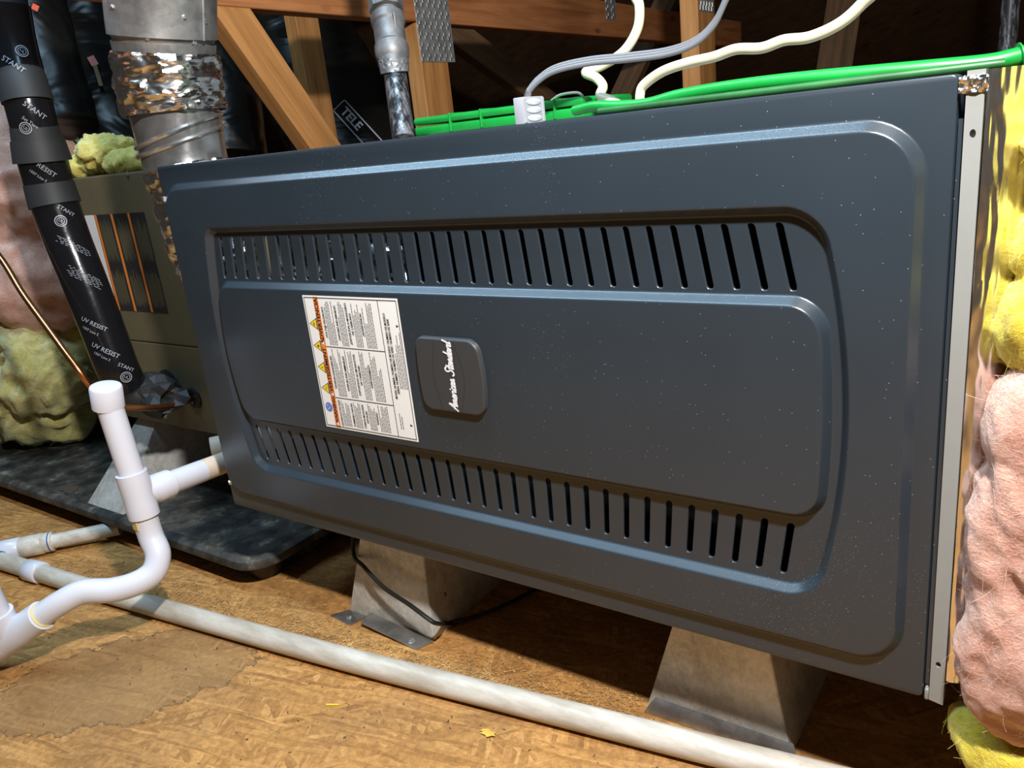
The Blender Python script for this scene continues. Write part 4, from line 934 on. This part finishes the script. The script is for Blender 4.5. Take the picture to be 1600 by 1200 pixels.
fluff('insulation_batt', 'yellow glass wool tuft on top of the beige coil cabinet', 'insulation', [(at_y(168, 240, 0.24), (0.055, 0.045, 0.030)), (at_y(205, 255, 0.235), (0.045, 0.04, 0.022)), (at_y(125, 262, 0.25), (0.085, 0.05, 0.020)), (at_y(150, 258, 0.24), (0.06, 0.05, 0.02))], 0.013, 34, 0.0040, 'yel_l', 'fib_y', 9000, 8.8, WG, 0.010)
def filmf(u, v): return (0.8546 + 0.024 * u, 0.001 + 0.022 * u * u, Z0 + 0.02 + 0.425 * v), (0.3, -1, 0)
mb = crumple(MB(), filmf, 24, 120, 0.0011, 60, 4.4, True, (2.6, 2.6, 0.30)); o = mb.build('foil_facing', 'foilflat', loc=(0.865, 0.0, Z0 + 0.2), angle=60)
tag(o, 'crinkled foil strip between the grey flange and the glass wool', 'foil')

# ================================================================== roof framing
def member(name, p0, p1, wd, th, wdir, mat, parent):
    p0, p1 = Vector(p0), Vector(p1); X = (p1 - p0); L = X.length; X.normalize(); Y = Vector(wdir); Y = (Y - X * Y.dot(X)).normalized(); Z = X.cross(Y)
    v, f = bevel_box((0, -wd / 2, -th / 2), (L, wd / 2, th / 2), 0.0015, 1)
    o = obj(name, v, f, mat); m = Matrix((X, Y, Z)).transposed().to_4x4(); m.translation = p0
    if parent is not None:
        o.parent = parent; m.translation = p0 - Vector(parent['_o'])
    o.matrix_local = m; o['_o'] = (0, 0, 0); return o
def nail_plate(lo_y, hi_y, lo_z, hi_z, x, parent, rows, cols):
    v, f = bevel_box((x, lo_y, lo_z), (x + 0.0012, hi_y, hi_z), 0.0003, 1); pl_ = obj('truss_plate', v, f, 'plate', parent)
    mb = MB(); dy = (hi_y - lo_y) / cols; dz = (hi_z - lo_z) / rows
    for r in range(rows):
        for c in range(cols):
            for e_ in (0, 1):
                y = lo_y + dy * (c + 0.3 + 0.3 * e_); z = lo_z + dz * (r + 0.30 + 0.32 * e_)
                mb.box((x + 0.0010, y - dy * 0.16, z - dz * 0.17), (x + 0.0024, y + dy * 0.10, z + dz * 0.17))
    k = mb.build('punched_teeth', 'bare', pl_, smooth=False); k['kind'] = 'stuff'
XT = -0.2
tr1 = thing('roof_truss', 'orange pine roof truss with a punched metal plate behind the gas pipe', 'truss', (XT, 0.9, Z0 + 0.45), 'roof framing')
zc = 0.0445
member('chord', (XT - 0.019, -0.90, Z0 + 0.679 + zc), (XT - 0.019, 2.60, Z0 + 0.648 + zc), 0.089, 0.038, (0, 0, 1), 'wood_red', tr1)
member('web', (XT - 0.020, 0.292, Z0 + 0.70), (XT - 0.020, 0.292 + 0.228 * 1.55, Z0 + 0.70 - 0.34 * 1.55), 0.062, 0.036, (0, 1, 0.5), 'wood', tr1)
wy0 = at_x(664, 140, XT).y; wy1 = at_x(706, 140, XT).y
member('web', (XT - 0.020, (wy0 + wy1) / 2, 0.001), (XT - 0.020, (wy0 + wy1) / 2, Z0 + 0.663), wy1 - wy0, 0.038, (0, 1, 0), 'wood', tr1)
nail_plate(at_x(654, 60, XT).y, at_x(707, 60, XT).y, at_x(690, 97, XT).z, at_x(690, 97, XT).z + 0.18, XT - 0.0009, tr1, 9, 6)
nail_plate(at_x(946, 12, XT).y, at_x(962, 12, XT).y, at_x(955, 31, XT).z, at_x(955, 31, XT).z + 0.08, XT - 0.0009, tr1, 4, 2)
X2 = -0.56
tr2 = thing('roof_truss', 'pale pine upright and diagonal of the truss behind the orange brace', 'truss', (X2, 1.3, Z0 + 0.45), 'roof framing')
a_ = at_x(478, 20, X2); b_ = at_x(512, 212, X2); yA = a_.y
member('web', (X2 - 0.02, (a_.y + b_.y) / 2, 0.001), (X2 - 0.02, (a_.y + b_.y) / 2, a_.z + 0.25), 0.068, 0.038, (0, 1, 0), 'wood', tr2)
a_ = at_x(690, 38, X2); b_ = at_x(850, 158, X2); d_ = (b_ - a_)
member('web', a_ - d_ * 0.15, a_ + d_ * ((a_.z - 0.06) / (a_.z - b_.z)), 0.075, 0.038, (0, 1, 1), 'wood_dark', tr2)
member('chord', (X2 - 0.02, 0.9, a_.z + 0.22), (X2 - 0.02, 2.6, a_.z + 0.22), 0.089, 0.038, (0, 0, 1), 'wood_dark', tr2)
ps = at_d(1093, 100, 1.60)
post = thing('roof_post', 'orange lumber post standing behind the cream cable', 'post', (ps.x - 0.02, ps.y + 0.045, 0.001), 'roof framing')
member('upright', (ps.x - 0.019, ps.y + 0.0445, 0.001), (ps.x - 0.019, ps.y + 0.0445, 2.2), 0.089, 0.038, (0, 1, 0), 'wood', post)
nail_plate(ps.y + 0.01, ps.y + 0.085, at_x(1110, 20, ps.x).z, at_x(1110, 20, ps.x).z + 0.10, ps.x - 0.0009, post, 4, 5)
far = thing('roof_truss', 'dim far truss legs in the dark above the green hose', 'truss', at_d(1300, 100, 3.0), 'roof framing')
def farm(u0, v0, u1, v1, d, wd, mat='wood_dark', ext=0.6):
    a, b = at_d(u0, v0, d), at_d(u1, v1, d); e = b - a
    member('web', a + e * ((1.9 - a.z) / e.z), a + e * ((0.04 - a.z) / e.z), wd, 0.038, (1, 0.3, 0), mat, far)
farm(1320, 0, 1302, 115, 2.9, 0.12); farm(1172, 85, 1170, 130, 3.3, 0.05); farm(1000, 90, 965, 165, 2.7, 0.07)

# ================================================================== black flexible ducts
def duct(name, label, pts, r, seed, extra=()):
    P = spline(pts, 14); F = frames(P); root = thing(name, label, 'duct', P[-1], 'black insulated ducts'); mb = MB(); R = []; seg = 56
    for i, p in enumerate(P):
        t, n, b = F[i]; row = []
        for j in range(seg):
            a = 2 * PI * j / seg; d = n * math.cos(a) + b * math.sin(a); q = Vector((math.cos(a) * 1.3, math.sin(a) * 1.3, i * 0.10 + seed))
            q2 = Vector((math.cos(a + i * 0.06) * 3.2, math.sin(a + i * 0.06) * 3.2, i * 0.12 + seed))
            h = 0.055 * noise.noise(q) + 0.035 * (0.4 - abs(noise.noise(q2)))
            row.append(p + d * r * (1 + h))
        R.append(row)
    mb.rings(R); mb.build('film_jacket', 'film', root, angle=60); return root, P, F
dA, _, _ = duct('flexible_duct', 'black plastic wrapped duct left of the flue with a pink tie', [at_d(110, -180, 1.86), at_d(125, -40, 1.86), at_d(140, 90, 1.84), at_d(165, 220, 1.82), at_d(185, 330, 1.80)], 0.165, 1.0)
dC, _, _ = duct('flexible_duct', 'wrinkled black duct at the top left corner with a red tag', [at_d(20, -120, 1.52), at_d(42, -20, 1.52), at_d(62, 70, 1.52), at_d(85, 150, 1.52), at_d(98, 200, 1.52)], 0.064, 3.0)
dB, PBd, FBd = duct('flexible_duct', 'black duct with printed white lettering behind the pine trusses', [at_d(380, -120, 2.36), at_d(420, -20, 2.32), at_d(475, 90, 2.27), at_d(545, 210, 2.22), at_d(610, 320, 2.19)], 0.168, 6.0)
dD, _, _ = duct('flexible_duct', 'dark duct directly behind the foil-taped flue', [at_d(290, -120, 1.66), at_d(320, 20, 1.66), at_d(345, 130, 1.66), at_d(360, 250, 1.66)], 0.075, 9.0)
# lettering on the middle duct
mb = MB(); mf = MB()
c = at_d(553, 190, 2.015); t = (at_d(580, 222, 2.0) - at_d(528, 165, 2.03)).normalized(); tc = (CAM - c).normalized(); tc = (tc - t * tc.dot(t)).normalized(); up_ = tc.cross(t)
def dpt(x, y, l=0.0): return c + t * x + up_ * y + tc * (0.004 + l)
vv, ff = text2d('TELE', 0.030, 0, 1.15, 0.0008); mb.add([dpt(x - 0.008, y) for x, y in vv], ff)
fr = rrect(-0.062, 0.15, -0.021, 0.021, 0.006, 4, m=4); fi = offset(fr, 0.003); nfr = len(fr)
mb.rings([[dpt(*p) for p in fr], [dpt(*p) for p in fi]], cap=(False, False)); mb.build('printed_lettering', 'tapeprint', dB, smooth=False)
# tie and tags
def sliver(name, mat, parent, a, b, wd, th=0.002):
    a, b = Vector(a), Vector(b); d = (b - a).normalized(); tc = (CAM - a).normalized(); s = d.cross(tc).normalized() * wd / 2; n = tc * th
    mb = MB(); mb.hexa([a - s, b - s, b + s, a + s], [a - s + n, b - s + n, b + s + n, a + s + n]); mb.build(name, mat, parent, smooth=False)
sliver('pink_tie', 'tagpink', dA, at_d(141, 88, 1.668), at_d(149, 102, 1.668), 0.014, 0.004); sliver('tie_tail', 'tie', dA, at_d(148, 102, 1.665), at_d(158, 134, 1.660), 0.008)
sliver('red_tag', 'tagred', dC, at_d(50, 9, 1.448), at_d(60, 14, 1.448), 0.010)

# ================================================================== litter on the floor
def litter(name, mat, n, seed, sampler, size, label, cat):
    rnd = random.Random(seed); mb = MB()
    for k in range(n):
        p = sampler(rnd)
        if p is None: continue
        x, y = p; L = size * rnd.uniform(0.4, 1.5); wd = L * rnd.uniform(0.15, 0.5); a = rnd.uniform(0, PI); tl = rnd.uniform(-0.5, 0.5)
        d = Vector((math.cos(a), math.sin(a), tl * 0.5)) * L / 2; s = Vector((-math.sin(a), math.cos(a), rnd.uniform(-.4, .4))) * wd / 2
        c = Vector((x, y, abs(d.z) + abs(s.z) + 0.0006 + rnd.random() * 0.001)); up = Vector((0, 0, 0.0005))
        mb.add([c - d - s, c + d - s * 0.6, c + d + s, c - d + s * 0.8, c + up], [(0, 1, 4), (1, 2, 4), (2, 3, 4), (3, 0, 4), (3, 2, 1, 0)])
    o = mb.build(name, mat, smooth=False, loc=(0.2, 0.0, 0.001)); return tag(o, label, cat, kind='stuff')
def pipe_y(x): return -0.057 + (x - 0.175) * 0.138
def s1(r):
    x = r.uniform(-0.42, 0.62); y = pipe_y(x) + 0.020 + abs(r.gauss(0, 0.030)) 
    if 0.13 < x < 0.31 and y > 0.012: return None
    if x < 0.02 and y > -0.02 + r.random() * 0.02: return None
    if 0.57 < x and y > 0.04: return None
    return x, y
litter('wood_shavings', 'sawdust', 8500, 4, s1, 0.0028, 'fine wood shavings between the floor pipe and the furnace stands', 'shavings')
def s2(r):
    x = r.uniform(-0.35, 0.75); y = pipe_y(x) + r.gauss(0, 0.10)
    return None if abs(y - pipe_y(x)) < 0.02 or y > 0.03 else (x, y)
litter('dark_grit', 'grit', 520, 8, s2, 0.0024, 'dark grit scattered over the strand board floor', 'grit')
p = at_z(763, 1147, 0.001); mb = MB()
ring = [(0.009 * math.cos(2 * PI * k / 14) * (1 + 0.35 * math.sin(3.7 * k)), 0.0045 * math.sin(2 * PI * k / 14) * (1 + 0.3 * math.cos(2.9 * k))) for k in range(14)]
mb.add([(p.x + a, p.y + b, 0.0010 + 0.0025 * abs(math.sin(a * 300))) for a, b in ring] + [(p.x, p.y, 0.0035)], [(k, (k + 1) % 14, 14) for k in range(14)])
o = mb.build('dry_leaf', 'leaf', loc=(p.x, p.y, 0.001)); tag(o, 'small curled yellow leaf scrap on the floor in front of the pipe', 'leaf')
a_ = at_z(510, 1101, 0.0012); b_ = at_z(529, 1101, 0.0012); mb = MB(); tube(mb, [a_, b_], 0.0010, 6); o = mb.build('splinter', 'chip', loc=a_); tag(o, 'bright yellow splinter on the floor left of the leaf scrap', 'splinter')

for o in list(bpy.data.objects):
    if '_o' in o: del o['_o']
